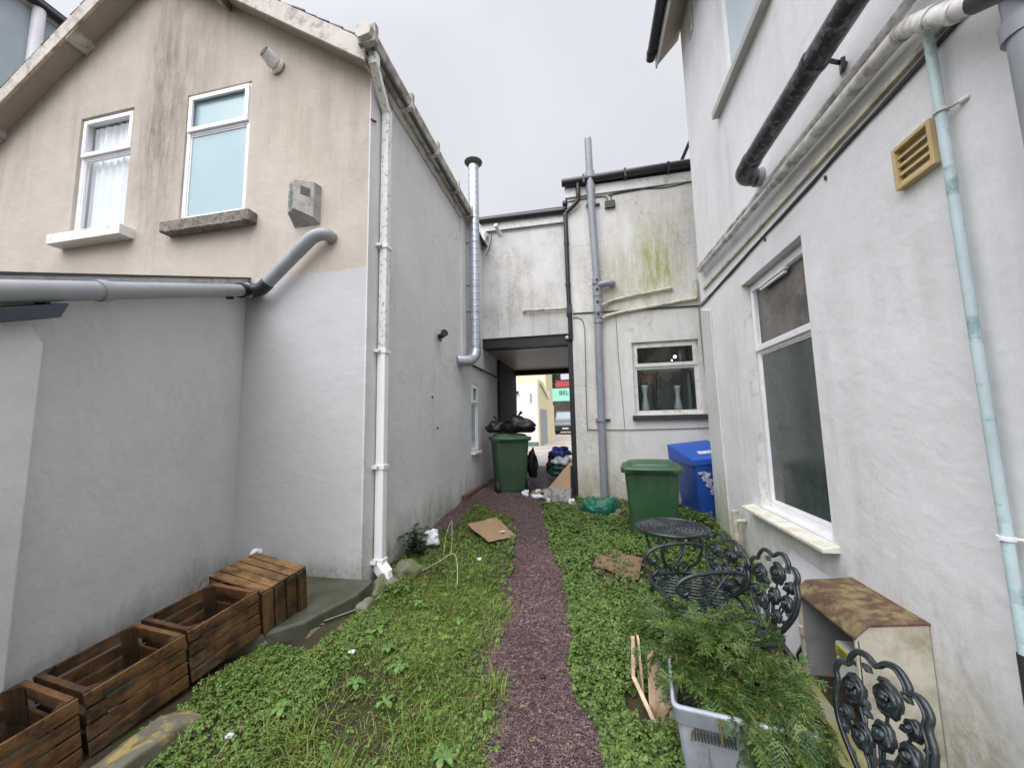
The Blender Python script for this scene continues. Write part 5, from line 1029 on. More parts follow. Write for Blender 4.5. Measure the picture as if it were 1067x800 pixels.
# ------------------------------------------------------------------ crates
def crate(label, Lx, Wy, Hz, upside=False, hinged=False):
    """Lx long side (local y), Wy (local x), Hz height; open top"""
    T = thing('wooden_crate', label, 'crate', (0, 0, 0), 'wooden crates in a row along the lean-to wall')
    t = .011; n = 4; gap = .011; sh = (Hz - .01 - gap * (n - 1)) / n; J = lambda a=.002: random.uniform(-a, a)
    for s in (-1, 1):                                   # long slatted sides
        b = MB()
        for k in range(n):
            z = .01 + k * (sh + gap); x = s * Wy / 2 + J(.0015); b.bx(x - t / 2, x + t / 2, -Lx / 2 + J(), Lx / 2 + J(), z + J(.001), z + sh + J(.001))
        obj('side_panel', b, m_woody, T, bevel=.0015)
    for s in (-1, 1):                                   # ends, set inside the corner posts
        b = MB(); y = s * (Lx / 2 - .012)
        for z0, z1 in ((.02, .085), (.10, .165), (Hz - .055, Hz - .002)): b.bx(-Wy / 2 + t, Wy / 2 - t, y - t / 2, y + t / 2, z0, z1)
        b.bx(-Wy / 2 + t, Wy / 2 - t, y - t, y + t, Hz - .003, Hz + .006)
        obj('end_panel', b, m_woodx, T, bevel=.0015)
        for q in (-1, 1):
            b = MB(); x = q * (Wy / 2 - t / 2); y2 = s * (Lx / 2 - .02)
            b.add([(x, y2, z) for z in (.0, Hz + .004)] + [(x - q * .045, y2, z) for z in (.0, Hz + .004)] + [(x, y2 - s * .045, z) for z in (.0, Hz + .004)], [(0, 2, 4), (1, 5, 3), (0, 1, 3, 2), (2, 3, 5, 4), (4, 5, 1, 0)])
            obj('corner_post', b, m_woodz, T, bevel=.0015)
    b = MB(); m = 5; sw_ = (Wy - .03) / m
    for k in range(m): b.bx(-Wy / 2 + .015 + k * sw_ + .003, -Wy / 2 + .015 + (k + 1) * sw_ - .003, -Lx / 2 + .01, Lx / 2 - .01, .004, .014)
    obj('base', b, m_woody, T, bevel=.0015)
    return T
cz = .262; L = .345; Wd = .37
labs = [('dark wet open crate nearest the camera with empty slatted inside', (-2.195, 1.085, -1.318), -7), ('open brown crate second from the camera with one loose slat inside', (-2.150, 1.442, -1.268), -7), ('open crate with pale inner boards against the upturned crate', (-2.100, 1.795, -1.213), -8)]
proto = crate(labs[0][0], L, Wd, cz)
for i, (lab, loc, r) in enumerate(labs):
    o = proto if i == 0 else copy_tree(proto)
    o['label'] = lab; o.location = loc; o.rotation_euler = (math.radians(8), 0, math.radians(r))
b = MB(); b.beam((-.12, -.15, .0), (.10, .16, .02), .04, .008); o = obj('loose_slat', b, m_wetwood, label='loose wooden slat lying in the crate second from the camera', cat='slat'); o.location = (-2.15, 1.45, -1.235); o.rotation_euler = (math.radians(8), 0, 0)
b = MB(); b.beam((-.10, -.14, .0), (.08, .16, .03), .045, .008); o = obj('loose_slat', b, m_wetwood, label='loose wooden slat lying in the crate against the upturned one', cat='slat'); o.location = (-2.10, 1.80, -1.18); o.rotation_euler = (math.radians(8), 0, 0)
for i in range(14):
    pass
T = thing('wooden_crate', 'upturned orange-brown crate with slatted top and upright front slats on the concrete slab', 'crate', (0, 0, 0), 'wooden crates in a row along the lean-to wall')
X, Yd, Z = .47, .30, .31     # x across, y depth
b = MB(); n = 5; w_ = Yd / n
for k in range(n): b.bx(-X / 2, X / 2, -Yd / 2 + k * w_ + .003, -Yd / 2 + (k + 1) * w_ - .004, Z - .012 + random.uniform(-.001, .001), Z + random.uniform(-.001, .002))
obj('slatted_top', b, m_wetwood, T, bevel=.002)
for s in (-1, 1):
    b = MB(); n = 4; w_ = Yd / n
    for k in range(n): b.bx(s * X / 2 - .006 + s * .001, s * X / 2 + .006 + s * .001, -Yd / 2 + k * w_ + .006, -Yd / 2 + (k + 1) * w_ - .006, 0, Z - .014)
    obj('end_panel', b, m_frontwood, T, bevel=.002)
    b = MB(); n = 4; h_ = (Z - .02) / n
    for k in range(n): b.bx(-X / 2 + .014, X / 2 - .014, s * Yd / 2 - .006, s * Yd / 2 + .006, k * h_ + .004, (k + 1) * h_ - .004)
    obj('side_panel', b, m_woodx, T, bevel=.002)
    for q in (-1, 1):
        b = MB(); x, y = q * (X / 2 - .014), s * (Yd / 2 - .008); b.add([(x, y, z) for z in (0, Z - .014)] + [(x - q * .045, y, z) for z in (0, Z - .014)] + [(x, y - s * .045, z) for z in (0, Z - .014)], [(0, 2, 4), (1, 5, 3), (0, 1, 3, 2), (2, 3, 5, 4), (4, 5, 1, 0)]); obj('corner_post', b, m_woodz, T, bevel=.002)
T.location = (-2.105, 2.145, -1.205); T.rotation_euler = (math.radians(8.5), math.radians(5), math.radians(-9))

# ------------------------------------------------------------------ cast iron furniture
def rose(mb, c, r, M=None, seed=0):
    q = random.Random(seed); cx, cz = c
    def P(u, v, d): return (cx + u, -d, cz + v)
    vs = []; fs = []; n = 16
    rings = [(r * .9, -.008), (r * 1.05, 0), (r * 1.0, .010), (r * .86, .016), (r * .76, .002), (r * .70, .018), (r * .58, .022), (r * .50, .006), (r * .44, .024), (r * .32, .028), (r * .24, .012), (r * .18, .028), (0.002, .030)]
    for j, (rad, d) in enumerate(rings):
        ph = q.uniform(0, 6)
        for k in range(n):
            a = 2 * PI * k / n; w = 1 + (.10 * math.cos(a * 5 + ph) if j < 3 else .16 * math.cos(a * (3 if j < 7 else 2) + j * 1.1 + seed)); rad_ = rad; vs.append(P(rad * w * math.cos(a) + r * .10 * math.cos(j * 1.3) * (j > 3), rad * w * 1.12 * math.sin(a) + r * .10 * math.sin(j * 1.3) * (j > 3), d))
    for j in range(len(rings) - 1):
        for k in range(n): fs.append((j * n + k, j * n + (k + 1) % n, (j + 1) * n + (k + 1) % n, (j + 1) * n + k))
    fs.append(tuple(range(n))); mb.add(vs, fs, True, M)
def leaf(mb, p, ang, L, M=None):
    c, s = math.cos(ang), math.sin(ang); vs = []
    for u, v in ((0, 0), (.35, .28), (.75, .22), (1, 0), (.75, -.22), (.35, -.28)): vs.append((p[0] + L * (u * c - v * s), -.004, p[1] + L * (u * s + v * c)))
    vs2 = [(x, .006, z) for x, _, z in vs]; vs.append((p[0] + L * .5 * c, -.012, p[1] + L * .5 * s))
    mb.add(vs + vs2, [(i, (i + 1) % 6, 6) for i in range(6)] + [(7 + i, 7 + (i + 1) % 6, (i + 1) % 6, i) for i in range(6)] + [tuple(range(7, 13))], False, M)
def rose_back(T, W, Hh, z0, yb, recl):
    """backrest in local x,z, reclining towards +y"""
    M = Matrix.Translation((0, yb, z0)) @ Matrix.Rotation(-recl, 4, 'X') @ Matrix.Diagonal((W / .34, 1, Hh / .40, 1))
    half = [(.055, 0), (.10, .05), (.155, .13), (.172, .21), (.160, .262), (.168, .30), (.145, .335), (.112, .338), (.105, .36), (.075, .392), (.035, .392), (.0, .372)]
    pts = [(x, 0, z) for x, z in half]; pts = pts + [(-x, 0, z) for x, _, z in pts[-2::-1]]
    b = MB(); b.tube(smooth_path(pts, 4), .0095, 10, M=M); b.tube(smooth_path([(x * .93, -.008, z * .965 + .006) for x, _, z in pts], 4), .005, 6, M=M)
    fr_ = obj('backrest_frame', b, m_iron, T)
    b = MB(); R = [(-.085, .262, .043), (.040, .285, .045), (.122, .240, .026), (.108, .160, .034), (.022, .175, .036), (-.052, .130, .038), (.040, .080, .028), (-.118, .175, .022)]
    for i, (x, z, r) in enumerate(R): rose(b, (x, z), r, M, i)
    for x, z, r in R: b.tube(smooth_path([(x * .25, 0, .0), (x * .35, 0, z * .4), (x, 0, z)], 4), .005, 6, M=M)
    for x, z, a in ((-.02, .34, 2.6), (.0, .33, .3), (.08, .33, -.6), (-.03, .225, 2.4), (-.06, .22, -.5), (.07, .22, .5), (-.12, .11, 2.2), (-.02, .09, 2.7), (.07, .06, .4), (.09, .12, -.3), (-.09, .05, 2.5), (.02, .13, .9), (.14, .20, .2)): leaf(b, (x, z), a, .042, M)
    b.tube([M @ Vector(v) for v in ((0.012, 0, 0), (0.0, 0, .16))], .005, 6); b.tube([M @ Vector(v) for v in ((-.012, 0, 0), (-.02, 0, .12))], .005, 6)
    obj('rose_tracery', b, m_iron, fr_)
def pierced(mb, r, z, rings, n, rt, rnd=0):
    q = random.Random(rnd)
    for k in range(rings):
        rad = r * (k + 1) / (rings + 1)
        m = max(6, int(n * (k + 1) / rings))
        for i in range(m):
            a = 2 * PI * (i + (k % 2) * .5) / m; s = r / (rings + 1) * .62
            p = []
            for j in range(7):
                u = -1 + j / 3; rr2 = rad + s * u; aa = a + (.9 / max(1, rad / r * n / 2)) * math.sin(u * 2.4) ; p.append((rr2 * math.cos(aa), rr2 * math.sin(aa), z))
            mb.tube(p, rt, 5)
    for k in range(1, rings + 1, 2): mb.tube([(r * k / (rings + 1) * math.cos(a), r * k / (rings + 1) * math.sin(a), z) for a in [2 * PI * i / 28 for i in range(28)]], rt, 5, closed=True)
def iron_chair(label):
    T = thing('garden_chair', label, 'chair', (0, 0, 0), 'black cast iron rose-back chairs')
    b = MB(); R = .175; zs = .365
    b.tube([(R * math.cos(a), R * math.sin(a), zs) for a in [2 * PI * i / 36 for i in range(36)]], .014, 10, closed=True); pierced(b, R, zs, 4, 26, .0058)
    obj('seat', b, m_iron, T)
    for sx in (-1, 1):
        for sy in (-1, 1):
            b = MB(); k = .9; b.tube(smooth_path([(sx * .12, sy * .12, zs - .01), (sx * .145, sy * .145, zs - .09), (sx * .125, sy * .125, zs - .21), (sx * .15, sy * .15, .02), (sx * .165, sy * .165, .008)], 5), [.014] * 12 + [.011] * 9, 8); obj('leg', b, m_iron, T)
    b = MB(); b.tube([(.125 * math.cos(a), .125 * math.sin(a), .16) for a in [2 * PI * i / 24 for i in range(24)]], .006, 6, closed=True); obj('leg_ring', b, m_iron, T)
    rose_back(T, .335, .375, zs, .165, math.radians(10)); return T
def place(o, x, y, z, deg, tx=0, ty=0): o.location = (x, y, z); o.rotation_euler = (math.radians(tx), math.radians(ty), math.radians(deg))
c1 = iron_chair('black cast iron rose-back chair nearest the camera in front of the meter box')
c2 = copy_tree(c1); c2['label'] = 'black cast iron rose-back chair between the iron bench and the meter box'
# local -y is the front; facing -x means rotating by -90
place(c1, .655, 1.345, -1.50, -79, -6, -12); place(c2, .686, 2.07, -1.40, -75, -4, -8)
# round table
T = thing('round_garden_table', 'round black cast iron table with pierced top in front of the green bin', 'table', (0, 0, 0))
b = MB(); R = .25; zt = .555
b.tube([(R * math.cos(a), R * math.sin(a), zt) for a in [2 * PI * i / 48 for i in range(48)]], .011, 10, closed=True); pierced(b, R, zt, 8, 60, .0052, 3); obj('table_top', b, m_iron, T)
for i in range(4):
    a = PI / 4 + i * PI / 2; c, s = math.cos(a), math.sin(a); b = MB()
    b.tube(smooth_path([(c * r, s * r, z) for r, z in ((.18, zt - .01), (.205, zt - .10), (.16, zt - .22), (.07, .27), (.09, .15), (.20, .06), (.245, .005))], 5), .011, 8)
    b.tube(smooth_path([(c * r, s * r, z) for r, z in ((.17, zt - .03), (.11, zt - .08), (.12, zt - .14), (.155, zt - .13), (.15, zt - .10))], 4), .006, 6); obj('leg', b, m_iron, T)
b = MB(); b.tube([(.08 * math.cos(t), .08 * math.sin(t), .26) for t in [2 * PI * i / 20 for i in range(20)]], .007, 6, closed=True); obj('leg_ring', b, m_iron, T)
place(T, .60, 3.06, -1.36, 12)
# armchair / bench
T = thing('garden_bench', 'black cast iron bench with rose back and scrolled arms beside the round table', 'bench', (0, 0, 0))
b = MB(); wx, wy, zs = .48, .34, .35
b.tube(smooth_path([(-wx/2, -wy/2, zs), (0, -wy/2 - .03, zs), (wx/2, -wy/2, zs), (wx/2, wy/2, zs), (-wx/2, wy/2, zs)], 5, True), .013, 8, closed=True)
for i in range(13):
    x = -wx / 2 + .04 + i * .04; b.tube(smooth_path([(x + .016 * math.sin(j * 1.9 + i), -wy / 2 + j * wy / 8, zs) for j in range(9)], 3), .0056, 5)
for j in range(5): y = -wy / 2 + (j + .5) * wy / 5; b.tube(smooth_path([(-wx / 2 + i * wx / 12, y + .016 * math.sin(i * 2.1 + j), zs) for i in range(13)], 3), .0056, 5)
obj('seat', b, m_iron, T); rose_back(T, .46, .32, zs, wy / 2, math.radians(9))
for s in (-1, 1):
    b = MB(); x = s * wx / 2
    b.tube(smooth_path([(x, wy / 2, zs + .19), (x, wy / 4, zs + .205), (x, -wy / 4, zs + .19), (x, -wy / 2 + .0, zs + .16), (x, -wy / 2 - .03, zs + .12), (x, -wy / 2, zs + .085), (x, -wy / 2 + .035, zs + .10), (x, -wy / 2 + .03, zs + .13)], 5), .011, 8)
    b.tube(smooth_path([(x, -wy / 2, zs), (x, -wy / 2 + .05, zs + .05), (x, -wy / 2 - .01, zs + .09)], 4), .009, 7)
    b.tube(smooth_path([(x, wy / 4, zs + .19), (x, .03, zs + .13), (x, -.02, zs + .05), (x, .03, zs + .02), (x, .07, zs + .06), (x, .04, zs + .09)], 4), .007, 6)
    obj('arm', b, m_iron, T)
    for t in (-1, 1): b = MB(); b.tube(smooth_path([(x * .95, t * wy * .45, zs), (x * 1.02, t * wy * .52, zs - .1), (x * .95, t * wy * .45, .12), (x * 1.02, t * wy * .55, .005)], 5), .012, 8); obj('leg', b, m_iron, T)
place(T, .60, 2.52, -1.385, -80)

# ------------------------------------------------------------------ meter box
X0, X1, Y0, Y1, Z0, Z1 = 1.225, 1.53, 2.17, 2.68, -1.70, -1.055
T = thing('meter_box', 'mossy cream meter box with its front open against the white wall', 'meter box', (1.4, 2.4, Z0))
b = MB(); b.prism([(X0, Z0), (X1 - .004, Z0), (X1 - .004, -.975), (X0 + .055, -1.0), (X0, Z1)], (0, Y0, 0), (1, 0, 0), (0, 0, 1), (0, 1, 0), 0, .012); obj('end_panel', b, m_gasbox, T, bevel=.004)
b = MB(); b.prism([(X0, Z0), (X1 - .004, Z0), (X1 - .004, -.975), (X0 + .055, -1.0), (X0, Z1)], (0, Y1 - .012, 0), (1, 0, 0), (0, 0, 1), (0, 1, 0), 0, .012); obj('end_panel', b, m_gasin, T, bevel=.004)
b = MB(); b.bx(X1 - .03, X1 - .006, Y0 + .012, Y1 - .012, Z0, -.99); obj('back_panel', b, m_gasin, T)
b = MB(); b.add([(X1 - .002, Y0 - .004, -.965), (X1 - .002, Y1 + .01, -.965), (X0 + .055, Y1 + .01, -.992), (X0 + .055, Y0 - .004, -.992), (X0 - .012, Y1 + .01, -1.055), (X0 - .012, Y0 - .004, -1.055)] + [(x, y, z - .012) for x, y, z in [(X1 - .002, Y0 - .004, -.965), (X1 - .002, Y1 + .01, -.965), (X0 + .055, Y1 + .01, -.992), (X0 + .055, Y0 - .004, -.992), (X0 - .012, Y1 + .01, -1.055), (X0 - .012, Y0 - .004, -1.055)]],
      [(0, 1, 2, 3), (3, 2, 4, 5), (6, 9, 8, 7), (9, 11, 10, 8), (0, 3, 9, 6), (3, 5, 11, 9), (1, 7, 8, 2), (2, 8, 10, 4), (5, 4, 10, 11)]); obj('lid', b, m_gaslid, T, bevel=.003)
b = MB(); t = .022; b.bx(X0 - .006, X0 + .012, Y1 - t, Y1 + .004, Z0, Z1 - .012); b.bx(X0 - .006, X0 + .012, Y0 + .0, Y1, Z0 + .0, Z0 + .022); b.bx(X0 - .006, X0 + .012, Y0, Y0 + .014, Z0 + .02, Z1 - .012); obj('front_frame', b, m_gasbox, T, bevel=.003)
b = MB(); b.bx(X0 - .016, X0 + .002, Y1 - .035, Y1 - .008, -1.30, -1.25); obj('clasp', b, m_gasbox, T, bevel=.003)
b = MB(); b.bx(1.27, 1.42, 2.20, 2.43, -1.40, -1.20); mt = obj('meter', b, m_meter, T, bevel=.006)
b = MB(); b.bx(1.266, 1.2695, 2.33, 2.425, -1.265, -1.215); b.bx(1.266, 1.2695, 2.36, 2.425, -1.295, -1.28); obj('warning_label', b, m_yellow, mt)
b = MB(); 
for k in range(5): b.bx(1.2645, 1.2658, 2.335, 2.42 - (k % 2) * .02, -1.222 - k * .009, -1.226 - k * .009)
obj('label_print', b, m_red, mt)
b = MB(); b.bx(1.266, 1.2695, 2.24, 2.32, -1.24, -1.22); obj('meter_window', b, m_red, mt)
for y in (2.26, 2.29): b = MB(); b.bx(1.266, 1.2695, y, y + .015, -1.34, -1.325); obj('meter_button', b, m_red, mt)
b = MB(); b.tube(smooth_path([(1.48, 2.25, -1.08), (1.36, 2.24, -1.10), (1.33, 2.23, -1.2)], 4), .014, 8); b.bx(1.28, 1.33, 2.185, 2.21, -1.17, -1.10); obj('meter_pipe', b, m_rust, T)
b = MB(); b.add([(1.02, 2.50, -1.56), (1.22, 2.30, -1.58), (1.23, 2.72, -1.52), (1.06, 2.84, -1.50)] + [(1.02, 2.50, -1.54), (1.22, 2.30, -1.56), (1.23, 2.72, -1.50), (1.06, 2.84, -1.48)], [(0, 1, 2, 3), (7, 6, 5, 4), (0, 4, 5, 1), (1, 5, 6, 2), (2, 6, 7, 3), (3, 7, 4, 0)])
sheet_obj('mossy_board', [(.92, 1.95, -1.57), (1.20, 1.85, -1.58), (1.20, 2.66, -1.50), (.98, 2.75, -1.45)], m_mossboard, 'mossy board lying at the foot of the open meter box', 'board', th=.02, wav=.01)
sheet_obj('leaning_panel', [(1.22, 2.78, -1.50), (1.22, 3.30, -1.46), (1.50, 3.30, -1.02), (1.50, 2.78, -1.05)], m_greyboard, 'grey panel leaning on the white wall behind the rose-back chair', 'panel', th=.015, wav=.006)

# ------------------------------------------------------------------ storage box, pale frame, conifer cuttings
T = thing('storage_box', 'grey plastic storage box overflowing with conifer cuttings', 'box', (0, 0, 0))
def ring_box(mb, w0, d0, z0, w1, d1, z1, th=.008):
    loft(mb, [rr(w0, d0, .02, z0), rr(w1, d1, .025, z1), rr(w1 - 2 * th, d1 - 2 * th, .02, z1), rr(w0 - 2 * th, d0 - 2 * th, .018, z0 + th)], cap0=True, cap1=True)
b = MB(); ring_box(b, .40, .26, 0, .47, .31, .27)
for x in (-.12, 0, .12): b.bx(x - .003, x + .003, -.146, -.138, .02, .20)
obj('box_body', b, m_tote, T)
b = MB(); loft(b, [rr(.475, .315, .028, .235), rr(.485, .325, .03, .24), rr(.490, .330, .03, .285), rr(.497, .337, .03, .290), rr(.490, .330, .03, .297), rr(.47, .31, .025, .30), rr(.465, .305, .025, .24)], cap0=False, cap1=False); rim = obj('rim', b, m_toterim, T)
b = MB()
for k in range(13): b.bx(-.17 + k * .0115, -.1645 + k * .0115, -.176, -.160, .205, .236)
obj('vent_slots', b, m_slot, T)
place(T, .505, 1.655, -1.325, -9); T.scale = (.90, .95, 1)
T = thing('pale_wood_frame', 'broken pale pine frame of thin boards standing beside the grey storage box', 'frame', (.22, 1.95, -1.34))
def pboard(p0, p1, w, t, up): b = MB(); b.beam(p0, p1, w, t, up); return b
obj('board', pboard((.215, 2.00, -1.36), (.205, 2.02, -1.06), .05, .010, (1, 0, 0)), m_pale, T, bevel=.002)
obj('board', pboard((.255, 1.92, -1.36), (.265, 1.96, -1.07), .055, .012, (0, 1, 0)), m_pale, T, bevel=.002)
obj('board', pboard((.295, 1.86, -1.38), (.315, 1.88, -1.05), .060, .012, (0, 1, 0)), m_pale, T, bevel=.002)
obj('rail', pboard((.180, 2.00, -1.05), (.170, 1.98, -1.22), .016, .016, (0, 1, 0)), m_pale, T, bevel=.002)
obj('rail', pboard((.170, 1.98, -1.22), (.25, 1.83, -1.335), .016, .018, (1, 0, 0)), m_pale, T, bevel=.002)
obj('rail', pboard((.25, 1.83, -1.335), (.31, 1.79, -1.34), .03, .016, (0, 0, 1)), m_pale, T, bevel=.002)
def conifer(name, label, centers, n, seed, L0=.26):
    q = np.random.default_rng(seed); V = []; F = []
    def quad(p, d, s, w):      # thin diamond leaf
        k = len(V); V.extend([p, p + d * .5 + s * w, p + d, p + d * .5 - s * w]); F.append((k, k + 1, k + 2, k + 3))
    for i in range(n):
        (cx, cy, cz, rx, ry, rz, dx, dy, dz) = centers[q.integers(len(centers))]
        p = np.array([cx + q.normal(0, rx), cy + q.normal(0, ry), cz + abs(q.normal(0, rz))]); d = np.array([dx, dy, dz]) + q.normal(0, .45, 3); d /= np.linalg.norm(d)
        L = L0 * q.uniform(.55, 1.25); ns = int(L / .0115); side = np.cross(d, [0, 0, 1]) + q.normal(0, .25, 3); side /= np.linalg.norm(side)
        for k in range(ns):
            t = k / ns; d = d + np.array([0, 0, -.055 - .07 * t]) + q.normal(0, .02, 3); d /= np.linalg.norm(d); pn = p + d * L / ns; quad(p, (pn - p) * 1.4, side, .0018)
            tl = .048 * (1 - t) ** .6 * q.uniform(.7, 1.3) + .008
            for s in (-1, 1):
                dd = d * .75 + side * s * .75 + q.normal(0, .12, 3); dd /= np.linalg.norm(dd); nn = np.cross(dd, d); nn /= (np.linalg.norm(nn) + 1e-6); ss = np.cross(nn, dd); m = max(2, int(tl / .010)); pp = pn.copy()
                for j in range(m):
                    dd2 = dd + np.array([0, 0, -.12 * j / m]); quad(pp, dd2 * tl / m * 1.5, ss, .0030)
                    if j % 1 == 0:
                        for s2 in (-1, 1): quad(pp, (dd * .6 + ss * s2 * .7) * .011, nn, .0024) if q.random() < .5 else quad(pp, (dd * .6 + ss * s2 * .7) * .012, ss, .0024)
                    pp = pp + dd2 * tl / m
            p = pn
    return fast(name, np.array(V), np.array(F), m_conifer, label=label, cat='cuttings')
conifer('conifer_cuttings', 'heap of drooping green conifer cuttings spilling over the storage box and chair',
        [(.43, 2.16, -1.13, .08, .07, .03, -.5, .2, .2), (.46, 1.86, -1.06, .08, .08, .03, -.3, -.5, .1), (.55, 1.70, -1.03, .07, .05, .03, .1, -.6, -.1), (.60, 1.85, -1.07, .07, .08, .03, .3, -.3, .0),
         (.64, 1.68, -1.10, .05, .06, .03, .25, -.7, -.4), (.50, 2.24, -1.15, .09, .08, .03, -.3, .4, .15), (.54, 1.95, -1.06, .09, .10, .04, 0, -.2, .2), (.62, 1.60, -1.08, .04, .04, .03, .2, -.8, -.5), (.50, 1.80, -1.00, .08, .07, .03, .1, -.5, .1), (.57, 1.62, -1.02, .05, .04, .02, .15, -.8, -.2), (.60, 1.57, -1.03, .03, .03, .02, .15, -.5, -.6)], 820, 5, L0=.175)
b = MB()
for i in range(34):
    x, y = random.uniform(.38, .66), random.uniform(1.6, 2.2); a = random.uniform(0, 6); h = random.uniform(-1.10, -1.0); b.tube(smooth_path([(x, y, h - .03), (x + .08 * math.cos(a), y + .08 * math.sin(a), h + .01), (x + .15 * math.cos(a), y + .15 * math.sin(a), h - .04)], 3), .0035, 5)
obj('conifer_branches', b, m_twig, label='bare brown branches among the heaped conifer cuttings', cat='branches')
# weeds by the blue bin, sprout by the wall
def bush(name, label, c, r, h, n, mat, ls, cat='plant', seed=1):
    q = np.random.default_rng(seed); T = thing(name, label, cat, (c[0], c[1], c[2])); b = MB(); P = []
    for i in range(max(8, n // 40)):
        a = q.uniform(0, 2 * PI); e = q.uniform(.15, 1); tip = Vector((c[0] + r * e * math.cos(a), c[1] + r * e * math.sin(a), c[2] + h * q.uniform(.5, 1))); mid = Vector((c[0] + r * .3 * e * math.cos(a), c[1] + r * .3 * e * math.sin(a), c[2] + h * .5))
        pts = smooth_path([c, mid, tip], 5); b.tube(pts, .003, 5); P.append(pts)
    V = []; F = []
    for i in range(n):
        pts = P[q.integers(len(P))]; p = np.array(pts[q.integers(3, len(pts))]) + q.normal(0, ls * .6, 3); d = q.normal(0, 1, 3); d[2] = d[2] * .4 - .1; d /= np.linalg.norm(d); s = np.cross(d, [0, 0, 1]) ; s /= np.linalg.norm(s); L = ls * q.uniform(.6, 1.4); k = len(V); up = np.cross(s, d) * .12 * L
        V.extend([p, p + d * .35 * L + s * .34 * L + up, p + d * .8 * L + s * .22 * L + up, p + d * L, p + d * .8 * L - s * .22 * L + up, p + d * .35 * L - s * .34 * L + up]); F += [(k, k + 1, k + 2, k + 3), (k, k + 3, k + 4, k + 5)]
    obj('stems', b, mat, T); fast('leaves', np.array(V), np.array(F), mat, parent=T); return T
for i, (x, y, r, h, n, lab) in enumerate(((1.28, 4.95, .24, .20, 900, 'bushy green weeds in front of the blue bin'), (1.0, 4.35, .20, .14, 500, 'low weeds between the green bin and the round table'), (1.22, 3.5, .16, .16, 400, 'dark weeds under the window behind the iron bench'), (.28, 5.75, .12, .08, 160, 'small weeds at the foot of the soil pipe'))):
    bush('weed_clump', lab, (x, y, float(gh(x, y))), r, h, n, m_ivy, .034, seed=i + 20)
bush('leafy_weed', 'dark round-leaved weed growing against the grey wall beside the downpipe', (-1.57, 3.25, -1.20), .10, .24, 130, m_darkleaf, .055, seed=40)
bush('low_weed', 'low leafy weed under the drain shoe at the slab corner', (-1.45, 2.7, -1.27), .12, .10, 160, m_clover, .03, seed=41)
blob('plastic_bag', (-1.50, 3.42, -1.07), (.10, .07, .075), m_whitebag, 'white plastic bag caught behind the leafy weed by the grey wall', 'bag', 2.9, amp=.3, seg=30)
for lab, pts in (('pair of dry pale plant stalks standing upright beside the white bag', [(-1.33, 3.32, -1.19), (-1.32, 3.36, -1.03), (-1.28, 3.40, -.90), (-1.26, 3.36, -1.03), (-1.25, 3.30, -1.2)]), ('bent dry stalk leaning across the clover near the drain', [(-1.40, 2.95, -1.20), (-1.24, 2.98, -1.12), (-1.12, 3.02, -1.06), (-1.05, 2.92, -1.14), (-1.02, 2.82, -1.22)]), ('thin brown stem trailing from the drain shoe', [(-1.52, 2.72, -1.2), (-1.55, 2.5, -1.24), (-1.68, 2.2, -1.22)])):
    b = MB(); b.tube(smooth_path(pts, 5), .0028, 6); obj('dry_stalk', b, m_drystalk, label=lab, cat='stalk')
# dead leaves and crumbs on lawn
def crumbs():
    V = []; F = []; q = np.random.default_rng(3)
    for i in range(420):
        x = q.uniform(-1.65, 1.3); y = q.uniform(.9, 5.6) ; z = float(gh(x, y)) + (.05 if not on_path(np.array([x]), np.array([y]))[0] else .02); L = q.uniform(.006, .018); a = q.uniform(0, 6); c, s = math.cos(a), math.sin(a); k = len(V)
        for u, v, w in ((-1, 0, 0), (0, .5, .2), (1, 0, 0), (0, -.5, .2)): V.append((x + L * (u * c - v * s), y + L * (u * s + v * c), z + w * L))
        F.append((k, k + 1, k + 2, k + 3))
    fast('dead_leaves', np.array(V), np.array(F), simple('dead_leaf', (.20, .12, .05), .8, .5, 30, world=True), kind='stuff', label='small dead brown leaves scattered over the grass and path', cat='leaves')
crumbs()
for i, (x, y, r, lab) in enumerate(((-1.33, 1.98, .016, 'tiny white shell-like scrap on the soil near the upturned crate'), (-1.52, 1.42, .014, 'tiny pale scrap beside the yellow kerb stone'), (-.27, 2.02, .012, 'small black lump on the gravel path'), (-1.0, 3.35, .02, 'small white scrap in the clover near the stalk'))):
    blob('litter_scrap', (x, y, float(gh(x, y)) + .03), (r * 1.5, r, r * .6), m_bag if 'black' in lab else m_whitebag, lab, 'litter', i, amp=.3, seg=12)

# ------------------------------------------------------------------ camera
F_PX = 385.0
Rv = Vector((0.9803061, 0.04100046, -0.19318105)); Yv = Vector((0.19637425, -0.09882059, 0.97553659)); Uv = Vector((-0.02090718, 0.99426025, 0.10492586))
cam = bpy.data.cameras.new('camera'); co = bpy.data.objects.new('camera', cam); COL.objects.link(co)
right = Vector((Rv[0], Yv[0], Uv[0])); up = Vector((Rv[1], Yv[1], Uv[1])); fwd = Vector((Rv[2], Yv[2], Uv[2]))
right.normalize(); up = (up - right * up.dot(right)).normalized(); back = right.cross(up)
co.matrix_world = Matrix(((right.x, up.x, back.x, 0), (right.y, up.y, back.y, 0), (right.z, up.z, back.z, 0), (0, 0, 0, 1)))
cam.sensor_width = 36; cam.lens = 36 * F_PX / 1067; cam.clip_start = .05; cam.clip_end = 1500
scene.camera = co
